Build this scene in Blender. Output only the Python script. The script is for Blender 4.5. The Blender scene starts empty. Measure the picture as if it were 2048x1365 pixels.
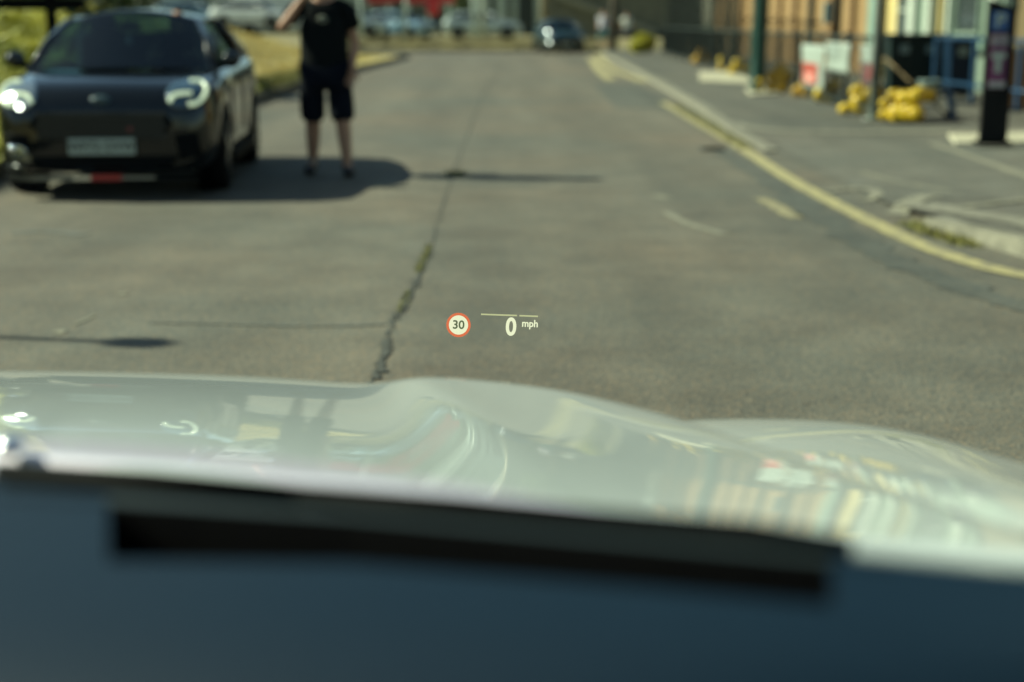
import bpy, bmesh, math, random
import numpy as np
from mathutils import Vector, Matrix
from mathutils.bvhtree import BVHTree
random.seed(7); rng = np.random.default_rng(7)
R = math.radians
sc = bpy.context.scene
COL = sc.collection

# ------------------------------------------------------------------ camera, world, sun, exposure
EYE = 1.3; PITCH = R(12.63); FPX = 2844.4
cd = bpy.data.cameras.new("camera"); cam = bpy.data.objects.new("camera", cd); COL.objects.link(cam)
cam.location = (0, 0, EYE); cam.rotation_euler = (R(90)-PITCH, 0, 0)
cd.lens = 50; cd.sensor_width = 36; cd.clip_start = 0.02; cd.clip_end = 3000
cd.dof.use_dof = True; cd.dof.focus_distance = 3.0; cd.dof.aperture_fstop = 1.95
sc.camera = cam
SUN = Vector((-1, 0.17, 0.76)).normalized()
w = bpy.data.worlds.new("World"); sc.world = w; w.use_nodes = True
nt = w.node_tree; nt.nodes.clear()
sky = nt.nodes.new('ShaderNodeTexSky'); sky.sky_type = 'NISHITA'; sky.sun_disc = False
sky.sun_elevation = math.asin(SUN.z); sky.sun_rotation = math.atan2(SUN.x, SUN.y)
sky.air_density = 1.0; sky.dust_density = 0.6; sky.ozone_density = 0.6
bg = nt.nodes.new('ShaderNodeBackground'); bg.inputs[1].default_value = 0.062
wo = nt.nodes.new('ShaderNodeOutputWorld'); nt.links.new(sky.outputs[0], bg.inputs[0]); nt.links.new(bg.outputs[0], wo.inputs[0])
sd = bpy.data.lights.new("sun", 'SUN'); sd.energy = 5.0; sd.angle = R(0.53); sd.color = (1, 0.93, 0.80)
so = bpy.data.objects.new("sun", sd); COL.objects.link(so)
so.rotation_euler = SUN.to_track_quat('Z', 'Y').to_euler(); so.location = (-20, 5, 20)
sc.view_settings.view_transform = 'Standard'; sc.view_settings.look = 'None'
sc.view_settings.exposure = 1.08; sc.view_settings.gamma = 1; sc.view_settings.use_curve_mapping = False
try:
    sc.cycles.max_bounces = 8; sc.cycles.transparent_max_bounces = 12
    sc.cycles.sample_clamp_indirect = 8
except Exception: pass

# ------------------------------------------------------------------ helpers
CP, SP = math.cos(PITCH), math.sin(PITCH)
def ray(px, py):
    u = (px-1024)/FPX; v = (682.5-py)/FPX
    return Vector((u, CP+v*SP, -SP+v*CP))
def P(px, py, D):
    r = ray(px, py); r *= D/r.y; return Vector((r.x, r.y, EYE+r.z))
def G(px, py, z=0.0):
    r = ray(px, py); r *= (z-EYE)/r.z; return Vector((r.x, r.y, z))

MATS = {}
def mat(name, col, rough=0.6, metal=0.0, noise=0.0, scale=8.0, bump=0.0, coat=0.0, emit=None, estr=1.0, col2=None, spec=0.5, bscale=None, coatr=0.03):
    if name in MATS: return MATS[name]
    m = bpy.data.materials.new(name); m.use_nodes = True; n = m.node_tree; b = n.nodes['Principled BSDF']
    b.inputs['Base Color'].default_value = (*col, 1); b.inputs['Roughness'].default_value = rough
    b.inputs['Metallic'].default_value = metal; b.inputs['Coat Weight'].default_value = coat
    b.inputs['Coat Roughness'].default_value = coatr
    b.inputs['Specular IOR Level'].default_value = spec
    tc = n.nodes.new('ShaderNodeTexCoord')
    if noise or col2:
        t = n.nodes.new('ShaderNodeTexNoise'); t.inputs['Scale'].default_value = scale; t.inputs['Detail'].default_value = 6
        n.links.new(tc.outputs['Object'], t.inputs['Vector'])
        r = n.nodes.new('ShaderNodeValToRGB'); e = r.color_ramp.elements
        c2 = col2 if col2 else tuple(min(1, c*(1+noise)) for c in col); c1 = col if col2 else tuple(c*(1-noise) for c in col)
        e[0].position = 0.35; e[1].position = 0.65; e[0].color = (*c1, 1); e[1].color = (*c2, 1)
        n.links.new(t.outputs['Fac'], r.inputs[0]); n.links.new(r.outputs[0], b.inputs['Base Color'])
    if bump:
        t2 = n.nodes.new('ShaderNodeTexNoise'); t2.inputs['Scale'].default_value = bscale or scale*4; t2.inputs['Detail'].default_value = 4
        n.links.new(tc.outputs['Object'], t2.inputs['Vector'])
        bp = n.nodes.new('ShaderNodeBump'); bp.inputs['Strength'].default_value = bump; bp.inputs['Distance'].default_value = 0.02
        n.links.new(t2.outputs['Fac'], bp.inputs['Height']); n.links.new(bp.outputs[0], b.inputs['Normal'])
    if emit:
        b.inputs['Emission Color'].default_value = (*emit, 1); b.inputs['Emission Strength'].default_value = estr
    MATS[name] = m; return m

def tag(o, label=None, cat=None, group=None, kind=None):
    if label: o['label'] = label
    if cat: o['category'] = cat
    if group: o['group'] = group
    if kind: o['kind'] = kind
    return o
def link(name, data, parent=None, loc=None):
    o = bpy.data.objects.new(name, data); COL.objects.link(o)
    if parent: o.parent = parent
    if loc is not None: o.location = loc
    return o
def thing(name, label, cat, loc=(0,0,0), rz=0, group=None):
    o = link(name, None); o.location = loc; o.rotation_euler = (0,0,rz); o.empty_display_size = .1
    return tag(o, label, cat, group)
def mesh(name, vs, fs, m=None, parent=None, smooth=False, loc=None):
    me = bpy.data.meshes.new(name); me.from_pydata([tuple(v) for v in vs], [], [tuple(f) for f in fs]); me.update()
    if m: me.materials.append(m)
    if smooth: me.polygons.foreach_set('use_smooth', [True]*len(me.polygons))
    return link(name, me, parent, loc)
class B:
    def __init__(s): s.v = []; s.f = []
    def add(s, vs, fs):
        o = len(s.v); s.v += [tuple(v) for v in vs]; s.f += [tuple(i+o for i in f) for f in fs]; return s
    def box(s, c, d, rz=0, rx=0, ry=0):
        M = Matrix.Rotation(rz,3,'Z') @ Matrix.Rotation(ry,3,'Y') @ Matrix.Rotation(rx,3,'X'); c = Vector(c)
        vs = [c + M @ Vector((x*d[0]/2, y*d[1]/2, z*d[2]/2)) for x in (-1,1) for y in (-1,1) for z in (-1,1)]
        return s.add(vs, [(0,1,3,2),(4,6,7,5),(0,4,5,1),(2,3,7,6),(0,2,6,4),(1,5,7,3)])
    def tube(s, pts, r, n=10, cap=True):
        pts = [Vector(p) for p in pts]; rs = r if isinstance(r, (list, tuple)) else [r]*len(pts)
        o = []; k = len(pts)
        for i, p in enumerate(pts):
            d = (pts[min(i+1,k-1)]-pts[max(i-1,0)])
            d = d.normalized() if d.length > 1e-9 else Vector((0,0,1))
            a = Vector((0,0,1)) if abs(d.z) < .9 else Vector((1,0,0))
            e1 = d.cross(a).normalized(); e2 = d.cross(e1)
            for j in range(n):
                t = 2*math.pi*j/n; o.append(p+rs[i]*(math.cos(t)*e1+math.sin(t)*e2))
        f = [(i*n+j, i*n+(j+1)%n, (i+1)*n+(j+1)%n, (i+1)*n+j) for i in range(k-1) for j in range(n)]
        if cap: f += [tuple(range(n))[::-1], tuple((k-1)*n+j for j in range(n))]
        return s.add(o, f)
    def lathe(s, prof, c=(0,0,0), n=20, axis='Z'):
        o = []
        for (r, z) in prof:
            for j in range(n):
                t = 2*math.pi*j/n; q = (r*math.cos(t), r*math.sin(t), z)
                if axis == 'X': q = (q[2], q[0], q[1])
                if axis == 'Y': q = (q[0], q[2], q[1])
                o.append((q[0]+c[0], q[1]+c[1], q[2]+c[2]))
        k = len(prof)
        f = [(i*n+j, i*n+(j+1)%n, (i+1)*n+(j+1)%n, (i+1)*n+j) for i in range(k-1) for j in range(n)]
        f += [tuple(range(n))[::-1], tuple((k-1)*n+j for j in range(n))]
        return s.add(o, f)
    def ell(s, c, r, n=12, k=8):
        o = [(c[0], c[1], c[2]-r[2])]
        for i in range(1, k):
            a = -math.pi/2+math.pi*i/k
            for j in range(n):
                t = 2*math.pi*j/n; o.append((c[0]+r[0]*math.cos(a)*math.cos(t), c[1]+r[1]*math.cos(a)*math.sin(t), c[2]+r[2]*math.sin(a)))
        o.append((c[0], c[1], c[2]+r[2])); L = len(o)-1
        f = [(0, 1+(j+1)%n, 1+j) for j in range(n)]
        f += [(1+i*n+j, 1+i*n+(j+1)%n, 1+(i+1)*n+(j+1)%n, 1+(i+1)*n+j) for i in range(k-2) for j in range(n)]
        f += [(1+(k-2)*n+j, 1+(k-2)*n+(j+1)%n, L) for j in range(n)]
        return s.add(o, f)
    def make(s, name, m, parent=None, smooth=False, bevel=0, loc=None, subs=0):
        o = mesh(name, s.v, s.f, m, parent, smooth, loc)
        if bevel:
            b = o.modifiers.new('bevel', 'BEVEL'); b.width = bevel; b.segments = 2; b.limit_method = 'ANGLE'
        if subs:
            b = o.modifiers.new('sub', 'SUBSURF'); b.levels = subs; b.render_levels = subs
        return o
def grid(name, rows, m, parent=None, smooth=True, subs=0, closed=False):
    """surface through rows of points"""
    nr, nc = len(rows), len(rows[0]); vs = [p for r in rows for p in r]; fs = []
    for i in range(nr-1):
        for j in range(nc - (0 if closed else 1)):
            fs.append((i*nc+j, i*nc+(j+1)%nc, (i+1)*nc+(j+1)%nc, (i+1)*nc+j))
    o = mesh(name, vs, fs, m, parent, smooth)
    if subs:
        b = o.modifiers.new('sub', 'SUBSURF'); b.levels = subs; b.render_levels = subs
    return o
def ribbon(name, pts, width, m, z, parent=None, jitter=0.0):
    """flat strip along ground points, z above the ground"""
    L = []; k = len(pts)
    for i, p in enumerate(pts):
        d = pts[min(i+1,k-1)]-pts[max(i-1,0)]; n = Vector((-d.y, d.x, 0)).normalized()
        wd = (width[i] if isinstance(width, (list, tuple)) else width)*(1+random.uniform(-jitter, jitter))
        q = Vector((p.x, p.y, 0)) + n*random.uniform(-1,1)*jitter*0.4*wd
        L.append([(q+n*wd/2)+Vector((0,0,z)), (q-n*wd/2)+Vector((0,0,z))])
    return grid(name, L, m, parent, smooth=False)
def smoothpath(pts, n):
    """Catmull-Rom resample"""
    pts = [Vector(p) for p in pts]; P_ = [pts[0]*2-pts[1]]+pts+[pts[-1]*2-pts[-2]]; out = []
    for i in range(1, len(P_)-2):
        a,b,c,d = P_[i-1:i+3]
        for k in range(n):
            t = k/n; out.append(0.5*((2*b)+(c-a)*t+(2*a-5*b+4*c-d)*t*t+(3*b-a-3*c+d)*t**3))
    out.append(pts[-1]); return out
def text_mesh(name, body, size, m, parent, M, extrude=0.0, bold=0.0, shear=0.0, align='CENTER'):
    cu = bpy.data.curves.new(name, 'FONT'); cu.body = body; cu.size = size; cu.extrude = extrude; cu.offset = bold; cu.shear = shear
    cu.align_x = align; cu.align_y = 'CENTER'; cu.resolution_u = 6
    t = bpy.data.objects.new(name, cu); COL.objects.link(t); bpy.context.view_layer.update()
    me = bpy.data.meshes.new_from_object(t.evaluated_get(bpy.context.evaluated_depsgraph_get()))
    bpy.data.objects.remove(t); bpy.data.curves.remove(cu)
    me.materials.clear(); me.materials.append(m); me.transform(M)
    return link(name, me, parent)

# ------------------------------------------------------------------ materials
def asphalt(name, base, warm, sc_=1.0, bump=.5):
    m = bpy.data.materials.new(name); m.use_nodes = True; n = m.node_tree; b = n.nodes['Principled BSDF']
    b.inputs['Roughness'].default_value = 0.85; b.inputs['Specular IOR Level'].default_value = .35
    tc = n.nodes.new('ShaderNodeTexCoord')
    def nz(s, d=5):
        t = n.nodes.new('ShaderNodeTexNoise'); t.inputs['Scale'].default_value = s; t.inputs['Detail'].default_value = d
        n.links.new(tc.outputs['Object'], t.inputs['Vector']); return t
    big = nz(0.35, 6); mid = nz(2.2, 8); fine = n.nodes.new('ShaderNodeTexVoronoi'); fine.inputs['Scale'].default_value = 75
    n.links.new(tc.outputs['Object'], fine.inputs['Vector'])
    r1 = n.nodes.new('ShaderNodeValToRGB'); r1.color_ramp.elements[0].position = .35; r1.color_ramp.elements[1].position = .66
    r1.color_ramp.elements[0].color = (*base, 1); r1.color_ramp.elements[1].color = (*warm, 1)
    n.links.new(big.outputs['Fac'], r1.inputs[0])
    r2 = n.nodes.new('ShaderNodeValToRGB'); r2.color_ramp.elements[0].position = .3; r2.color_ramp.elements[1].position = .7
    r2.color_ramp.elements[0].color = (.80,.80,.80,1); r2.color_ramp.elements[1].color = (1.12,1.12,1.12,1)
    n.links.new(mid.outputs['Fac'], r2.inputs[0])
    # chippings: each stone its own tone
    r3 = n.nodes.new('ShaderNodeValToRGB'); e = r3.color_ramp.elements
    e[0].position = 0; e[0].color = (.55,.56,.58,1); e[1].position = 1; e[1].color = (1.7,1.6,1.5,1)
    x = e.new(.5); x.color = (.95,.95,.95,1); x = e.new(.86); x.color = (1.25,1.05,.9,1)
    n.links.new(fine.outputs['Color'], r3.inputs[0])
    m1 = n.nodes.new('ShaderNodeMix'); m1.data_type = 'RGBA'; m1.blend_type = 'MULTIPLY'; m1.inputs[0].default_value = 1
    m2 = n.nodes.new('ShaderNodeMix'); m2.data_type = 'RGBA'; m2.blend_type = 'MULTIPLY'; m2.inputs[0].default_value = 1
    n.links.new(r1.outputs[0], m1.inputs[6]); n.links.new(r2.outputs[0], m1.inputs[7])
    n.links.new(m1.outputs[2], m2.inputs[6]); n.links.new(r3.outputs[0], m2.inputs[7]); n.links.new(m2.outputs[2], b.inputs['Base Color'])
    mp = n.nodes.new('ShaderNodeMapping'); mp.inputs['Scale'].default_value = (1.1,.07,1); n.links.new(tc.outputs['Object'], mp.inputs['Vector'])
    ts = n.nodes.new('ShaderNodeTexNoise'); ts.inputs['Scale'].default_value = 1.0; ts.inputs['Detail'].default_value = 5; n.links.new(mp.outputs[0], ts.inputs['Vector'])
    r4 = n.nodes.new('ShaderNodeValToRGB'); r4.color_ramp.elements[0].position = .33; r4.color_ramp.elements[1].position = .68
    r4.color_ramp.elements[0].color = (.78,.79,.79,1); r4.color_ramp.elements[1].color = (1.14,1.12,1.10,1); n.links.new(ts.outputs['Fac'], r4.inputs[0])
    sp = nz(5.5, 3); r5 = n.nodes.new('ShaderNodeValToRGB'); r5.color_ramp.elements[0].position = .24; r5.color_ramp.elements[1].position = .34
    r5.color_ramp.elements[0].color = (.70,.70,.70,1); r5.color_ramp.elements[1].color = (1,1,1,1); n.links.new(sp.outputs['Fac'], r5.inputs[0])
    m3 = n.nodes.new('ShaderNodeMix'); m3.data_type = 'RGBA'; m3.blend_type = 'MULTIPLY'; m3.inputs[0].default_value = 1
    m4 = n.nodes.new('ShaderNodeMix'); m4.data_type = 'RGBA'; m4.blend_type = 'MULTIPLY'; m4.inputs[0].default_value = 1
    n.links.new(m2.outputs[2], m3.inputs[6]); n.links.new(r4.outputs[0], m3.inputs[7]); n.links.new(m3.outputs[2], m4.inputs[6]); n.links.new(r5.outputs[0], m4.inputs[7]); n.links.new(m4.outputs[2], b.inputs['Base Color'])
    bp = n.nodes.new('ShaderNodeBump'); bp.inputs['Strength'].default_value = bump; bp.inputs['Distance'].default_value = .006
    n.links.new(fine.outputs['Distance'], bp.inputs['Height']); n.links.new(bp.outputs[0], b.inputs['Normal'])
    return m
M_road = asphalt('worn_asphalt', (.094,.099,.084), (.124,.110,.084))
M_road_dark = asphalt('patched_asphalt', (.072,.082,.074), (.084,.088,.076))
M_foot = asphalt('footway_asphalt', (.082,.088,.077), (.102,.100,.084))
M_entry = asphalt('entrance_asphalt', (.092,.100,.088), (.108,.108,.092))
M_kerb = mat('kerb_stone', (.155,.148,.112), .85, noise=.25, scale=9, bump=.4)
M_kerbd = mat('shaded_mossy_kerb_stone', (.045,.042,.028), .9, noise=.3, scale=9, bump=.4)  # overgrown stone, with the shadow on the kerb face put into its colour
M_slab = mat('concrete_slab', (.33,.31,.22), .85, noise=.18, scale=6, bump=.3)
M_yel = mat('road_yellow_paint', (.35,.305,.135), .75, col2=(.19,.17,.10), scale=11)
M_fade = mat('faded_paint', (.20,.19,.13), .8, col2=(.13,.125,.1), scale=14)
M_fadey = mat('faded_yellow_paint', (.24,.21,.11), .8, col2=(.16,.145,.09), scale=14)
M_tar = mat('dark_tar', (.042,.044,.036), .85, noise=.4, scale=20)
M_dry = mat('dry_grass_ground', (.44,.345,.125), .9, col2=(.32,.27,.09), scale=.9, bump=.6, bscale=14)
M_blade_dry = mat('dry_grass_blades', (.56,.44,.16), .8, col2=(.36,.31,.10), scale=.7)
M_blade_green = mat('green_leaves', (.52,.48,.04), .6, col2=(.24,.26,.03), scale=1.3)
M_verge = mat('brown_verge', (.16,.14,.075), .9, col2=(.20,.17,.07), scale=.6, bump=.5)
M_soil = mat('green_bank_ground', (.07,.085,.02), .9, col2=(.045,.05,.015), scale=2)
M_black_paint = mat('black_car_paint', (.0012,.0018,.0022), .3, coat=1.0, spec=.08, coatr=.025)
M_black_paint.node_tree.nodes['Principled BSDF'].inputs['Coat IOR'].default_value = 1.48
M_glass_dark = mat('dark_car_glass', (.002,.006,.008), .04, spec=.45)
M_cab = bpy.data.materials.new('clear_car_glass'); M_cab.use_nodes = True; _n = M_cab.node_tree; _n.nodes.clear()
_t = _n.nodes.new('ShaderNodeBsdfTransparent'); _t.inputs[0].default_value = (.26,.40,.42,1); _g = _n.nodes.new('ShaderNodeBsdfGlossy'); _g.inputs['Roughness'].default_value = .03
_m = _n.nodes.new('ShaderNodeMixShader'); _m.inputs[0].default_value = .09; _o = _n.nodes.new('ShaderNodeOutputMaterial')
_n.links.new(_t.outputs[0], _m.inputs[1]); _n.links.new(_g.outputs[0], _m.inputs[2]); _n.links.new(_m.outputs[0], _o.inputs[0])
M_rubber = mat('tyre_rubber', (.006,.006,.006), .9, spec=.1)
M_trim = mat('black_plastic_trim', (.0015,.002,.002), .7, spec=.05)
M_chrome = mat('bright_metal', (.72,.74,.74), .12, 1.0)
M_seat = mat('dark_seat_cloth', (.02,.03,.03), .8)
M_alloy = mat('alloy_rim', (.20,.21,.21), .3, 1.0)
M_lamp = mat('headlamp_reflector', (.35,.40,.40), .18, .8, coat=1)
M_drl = mat('daytime_running_lamp', (.62,.66,.50), .2, emit=(.85,.95,.68), estr=.22, coat=.6)
M_glint = mat('painted_sun_glint', (.9,.9,.9), .1, emit=(1,.98,.9), estr=4.5)  # glowing white that stands in for sun glints on car lamps
M_plate = mat('number_plate', (.30,.35,.31), .4)
M_platetxt = mat('plate_letters', (.02,.02,.02), .5)
M_red = mat('red_trim', (.35,.02,.015), .4)
M_skin = mat('skin', (.38,.20,.125), .55, noise=.12, scale=12)
M_tshirt = mat('black_cotton', (.004,.0055,.006), .9, bump=.3, bscale=30, spec=.08)
M_shorts = mat('dark_navy_cloth', (.003,.0045,.009), .9, bump=.3, bscale=30, spec=.08)
M_shoe = mat('black_shoe', (.012,.012,.014), .6)
M_sock = mat('grey_sock', (.30,.31,.28), .8)
M_hair = mat('dark_hair', (.03,.02,.013), .6, bump=.5, bscale=80)
M_eye = mat('eye_dark', (.02,.015,.01), .2)
M_print = mat('shirt_print', (.22,.23,.18), .8)
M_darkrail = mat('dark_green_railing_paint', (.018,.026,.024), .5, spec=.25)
M_green = mat('green_post_paint', (.003,.034,.023), .4, spec=.3)
M_grey_post = mat('galvanised_steel', (.42,.47,.43), .4, .5, noise=.1)
M_brick = mat('orange_brick_render', (.235,.148,.058), .85, col2=(.20,.118,.044), scale=3, bump=.3)
M_brickdark = mat('brown_brick', (.20,.12,.05), .85, noise=.2, scale=5, bump=.4)
M_cream = mat('cream_render', (.44,.34,.13), .8, noise=.06, scale=2)
M_teal = mat('pale_teal_panel', (.15,.235,.19), .6, noise=.08, scale=2)
M_white = mat('off_white_paint', (.36,.40,.34), .5, noise=.05, scale=3)
M_porch = mat('sage_green_paint', (.15,.20,.155), .6, noise=.06, scale=3)
M_pane = mat('window_pane', (.035,.045,.045), .06, spec=.8)
M_slate = mat('slate_roof', (.07,.075,.08), .7, noise=.2, scale=6, bump=.4)
M_yellow = mat('yellow_plastic', (.50,.34,.008), .45, noise=.15, scale=8)
M_orange = mat('amber_yellow_plastic', (.36,.21,.008), .5, noise=.15, scale=8)
M_banner_w = mat('white_banner', (.24,.28,.245), .6)
M_banner_g = mat('grey_banner', (.17,.205,.18), .7)
M_banner_r = mat('red_banner', (.27,.035,.018), .6)
M_banner_dr = mat('dark_red_banner', (.15,.012,.012), .6)
M_banner_m = mat('maroon_banner', (.06,.03,.03), .7)
M_bin = mat('dark_green_bin', (.004,.014,.014), .5, spec=.25)
M_binlab = mat('pale_sticker', (.15,.21,.20), .6)
M_blue = mat('blue_metal', (.006,.04,.095), .4)
M_bluebin = mat('navy_bin', (.003,.015,.035), .5, spec=.2)
M_machine = mat('machine_black', (.002,.003,.0035), .5, spec=.12)
M_psign = mat('parking_blue', (.01,.06,.20), .4)
M_purple = mat('purple_print', (.10,.012,.065), .5)
M_pink = mat('pale_print', (.24,.235,.235), .5)
M_wood = mat('weathered_wood', (.14,.10,.045), .8, noise=.3, scale=10)
M_stone = mat('olive_stone_wall', (.15,.145,.10), .9, col2=(.11,.108,.078), scale=2.2, bump=.5)
M_stone_l = mat('pale_coping', (.25,.24,.17), .85, noise=.15, scale=5)
M_bark = mat('tree_bark', (.065,.055,.038), .9, noise=.3, scale=8, bump=.6)
M_leaf = mat('tree_leaves', (.055,.085,.022), .6, col2=(.085,.115,.03), scale=.8)
M_tan = mat('tan_painted_post', (.28,.24,.15), .6, noise=.1)
M_shopred = mat('red_fascia', (.42,.015,.02), .5)
M_shopgrey = mat('shop_cladding', (.20,.24,.21), .6, noise=.1, scale=1.5)
M_palecol = mat('pale_cladding', (.42,.50,.44), .6, noise=.1, scale=1.5)
M_dark = mat('dark_cladding', (.02,.03,.028), .6)
M_own = mat('own_car_paint', (.47,.515,.49), .40, coat=1.0, spec=.5, coatr=.02)
M_own.node_tree.nodes['Principled BSDF'].inputs['Coat IOR'].default_value = 1.9
M_dash = mat('dashboard_soft_plastic', (.0028,.0125,.0255), .55, bump=.15, bscale=420, spec=.14, noise=.08, scale=300)
M_dashl = mat('dashboard_trim_plastic', (.009,.017,.017), .55, bump=.1, bscale=300)
M_slot = mat('projector_well_black', (.0015,.0015,.0018), .8, spec=.1)
M_cowl = mat('cowl_black_plastic', (.0015,.002,.002), .8, spec=.04)
M_head = mat('headliner_cloth', (.10,.10,.095), .9)

# ================================================================== THE GROUND
gr = mesh('ground', [(-900,-60,-.35),(900,-60,-.35),(900,1500,-.35),(-900,1500,-.35)], [(0,1,2,3)], M_soil); tag(gr, kind='structure')
rd = mesh('road', [(-4.35,-30,0),(7.0,-30,0),(7.0,50,0),(60,52,0),(60,66.5,0),(-60,66.5,0),(-60,52,0),(-4.35,48,0)],
          [(0,1,2,3,4,5,6,7)], M_road); tag(rd, kind='structure')

# right-hand kerb line (ground pixels -> world), far to near
kl = [G(1196,104), G(1245,132), G(1296,162), G(1352,196), G(1400,226), G(1446,256), G(1530,305), G(1620,352), G(1715,402), G(1812,444), G(1900,478), G(1975,500), G(2048,517), G(2200,550), G(2500,600)]
zt = [.10,.10,.10,.10,.09,.05,.02,.02,.02,.06,.10,.11,.11,.11,.11]
kl = [Vector((p.x,p.y,z)) for p,z in zip(kl, zt)]
kp = smoothpath(kl, 8)
W_K = .14
def side(path, d):
    out = []; k = len(path)
    for i, p in enumerate(path):
        t = path[min(i+1,k-1)]-path[max(i-1,0)]; n = Vector((t.y,-t.x,0)).normalized()   # points right when walking near..; fixed below
        if n.x < 0: n = -n
        out.append(p+n*d)
    return out
inner = side(kp, W_K)
# footpath: strip from the kerb's inner edge out to the right
foot_rows = [[Vector((p.x,p.y,p.z-.004)), Vector((p.x+1.2,p.y+.25,max(p.z,.045)-.004)), Vector((p.x+3.0,p.y+.4,.09)), Vector((60,p.y+.4,.09))] for p in inner]
o = grid('footpath', foot_rows, M_foot, smooth=False); tag(o, kind='structure')
# kerb of single stones
kb = link('kerb', None); tag(kb, kind='structure')
def kerb_stones(path, parent, ln, wd, flip=1, m=None):
    acc = 0; last = path[0]; cache = {}
    seg = [path[0]]
    tot = [0]
    for a, b in zip(path, path[1:]): tot.append(tot[-1]+(b-a).length)
    L = tot[-1]; n = max(1, int(L/ln)); out = 0
    def at(s):
        for i in range(len(tot)-1):
            if tot[i+1] >= s: return path[i].lerp(path[i+1], (s-tot[i])/max(1e-6, tot[i+1]-tot[i]))
        return path[-1]
    for i in range(n):
        a, b = at(L*i/n+.006), at(L*(i+1)/n-.006); c = (a+b)/2; d = b-a; nn = Vector((d.y,-d.x,0)).normalized()
        if nn.x*flip < 0: nn = -nn
        h = .16; key = 'k'
        if 'k' not in cache:
            bb = B().box((0,0,0), (1,wd,h)); bm_ = bb.make('kerb_stone', m or M_kerb, parent); cache['k'] = bm_.data; ob = bm_
        else: ob = link('kerb_stone', cache['k'], parent)
        ob.location = c+nn*wd/2-Vector((0,0,h/2))+Vector((0,0,random.uniform(-.004,.005)))
        ob.scale = (d.length,1,1); ob.rotation_euler = (random.uniform(-.02,.02), -math.asin(max(-1,min(1,d.z/d.length))), math.atan2(d.y,d.x))
kerb_stones([p for p in kp if p.y > 14.6], kb, .9, W_K); kerb_stones([p for p in kp if p.y < 9.2], kb, .9, W_K)

# worn surfaces and markings on the footpath side, each a sheet a few mm above the one below
def poly(name, pts, m, kind='structure'):
    o = mesh(name, pts, [tuple(range(len(pts)))], m); tag(o, kind=kind); return o
def zf(p): return Vector((p.x,p.y,.094))
entry = [G(1500,282,.05), G(1640,286,.097), G(1900,292,.101), G(2200,300,.101), G(2300,480,.101), G(2048,460,.101), G(1900,425,.099),G(1780,398,.08), G(1690,372,.06), G(1600,330,.05)]
# side entrance asphalt laid just proud of the footpath
rows_e = []
for a, b in zip([G(1505,283,.0),G(1580,320,.0),G(1660,360,.0),G(1740,398,.0)], [G(2250,296,0),G(2250,345,0),G(2250,390,0),G(2250,425,0)]):
    r = []
    for k in range(15):
        q = a.lerp(b, k/14); r.append(q)
    rows_e.append(r)
foot_o = bpy.data.objects['footpath']
bv_foot = BVHTree.FromPolygons([v.co for v in foot_o.data.vertices], [p.vertices for p in foot_o.data.polygons])
def drop(p, up=.004):
    h = bv_foot.ray_cast(Vector((p.x,p.y,3)), Vector((0,0,-1)))
    z = h[0].z if h[0] else 0.0
    return Vector((p.x,p.y,z+up))
o = grid('side_entrance', [[drop(q) for q in r] for r in rows_e], M_entry, smooth=False); tag(o, kind='structure')
def strip_on_foot(name, pts, wd, m, up=.008, jitter=.15):
    path = smoothpath(pts, 12); L = []; k = len(path)
    for i, p in enumerate(path):
        d = path[min(i+1,k-1)]-path[max(i-1,0)]; n = Vector((-d.y,d.x,0)).normalized(); ww = wd*(1+random.uniform(-jitter,jitter))
        L.append([drop(p+n*ww/2, up), drop(p, up), drop(p-n*ww/2, up)])
    o = grid(name, L, m, smooth=False); tag(o, kind='structure'); return o
strip_on_foot('edging_line', [G(1440,252),G(1530,267),G(1660,272),G(1850,276),G(2100,282)], .30, M_kerb)
strip_on_foot('edging_line', [G(1862,299),G(1930,322),G(2048,365),G(2200,420)], .10, M_fade)
strip_on_foot('edging_line', [G(1720,350),G(1800,372),G(1900,392)], .05, M_fade)
strip_on_foot('pale_arc_marking', [G(1650,384),G(1700,380),G(1745,386),G(1752,398),G(1722,402)], .10, M_fade)
strip_on_foot('edging_line', [G(1790,432),G(1830,408),G(1862,398)], .16, M_fade)
strip_on_foot('edging_line', [G(1830,418),G(1930,445),G(2048,478),G(2200,520)], .28, M_kerb)
strip_on_foot('edging_line', [G(1920,428),G(2048,412),G(2200,405)], .10, M_fade)
strip_on_foot('edging_line', [G(1340,106),G(1420,132),G(1495,158),G(1590,190),G(1700,226),G(1760,243)], .30, M_kerb)
strip_on_foot('edging_line', [G(1310,163),G(1380,166),G(1440,166)], .45, M_kerb)

# slabs that stand on the footpath
def slab(label, pts, h, m=M_slab):
    c = sum(pts, Vector())/len(pts); top = [drop(p, 0)+Vector((0,0,h)) for p in pts]; bot = [t-Vector((0,0,h+.05)) for t in top]
    n = len(pts); fs = [tuple(range(n))]+[(i,i+n,(i+1)%n+n,(i+1)%n) for i in range(n)]
    bm = bmesh.new(); vv = [bm.verts.new(p) for p in top+bot]
    for f in fs: bm.faces.new([vv[i] for i in f])
    bmesh.ops.recalc_face_normals(bm, faces=bm.faces); me = bpy.data.meshes.new('concrete_slab'); bm.to_mesh(me); bm.free(); me.materials.append(m)
    o = link('concrete_slab', me); tag(o, label, 'slab'); b = o.modifiers.new('bevel','BEVEL'); b.width = .012; return o
slab('long pale concrete slab on the footpath just before the green lamp post', [G(1398,155),G(1485,156),G(1505,176),G(1400,172)], .05)
slab('small pale concrete slab at the foot of the green lamp post', [G(1490,190),G(1540,188),G(1562,200),G(1500,204)], .03)
slab('pale concrete plinth under the black parking pay machine', [G(1895,285),G(2100,287),G(2120,305),G(1908,302)], .035)

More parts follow.
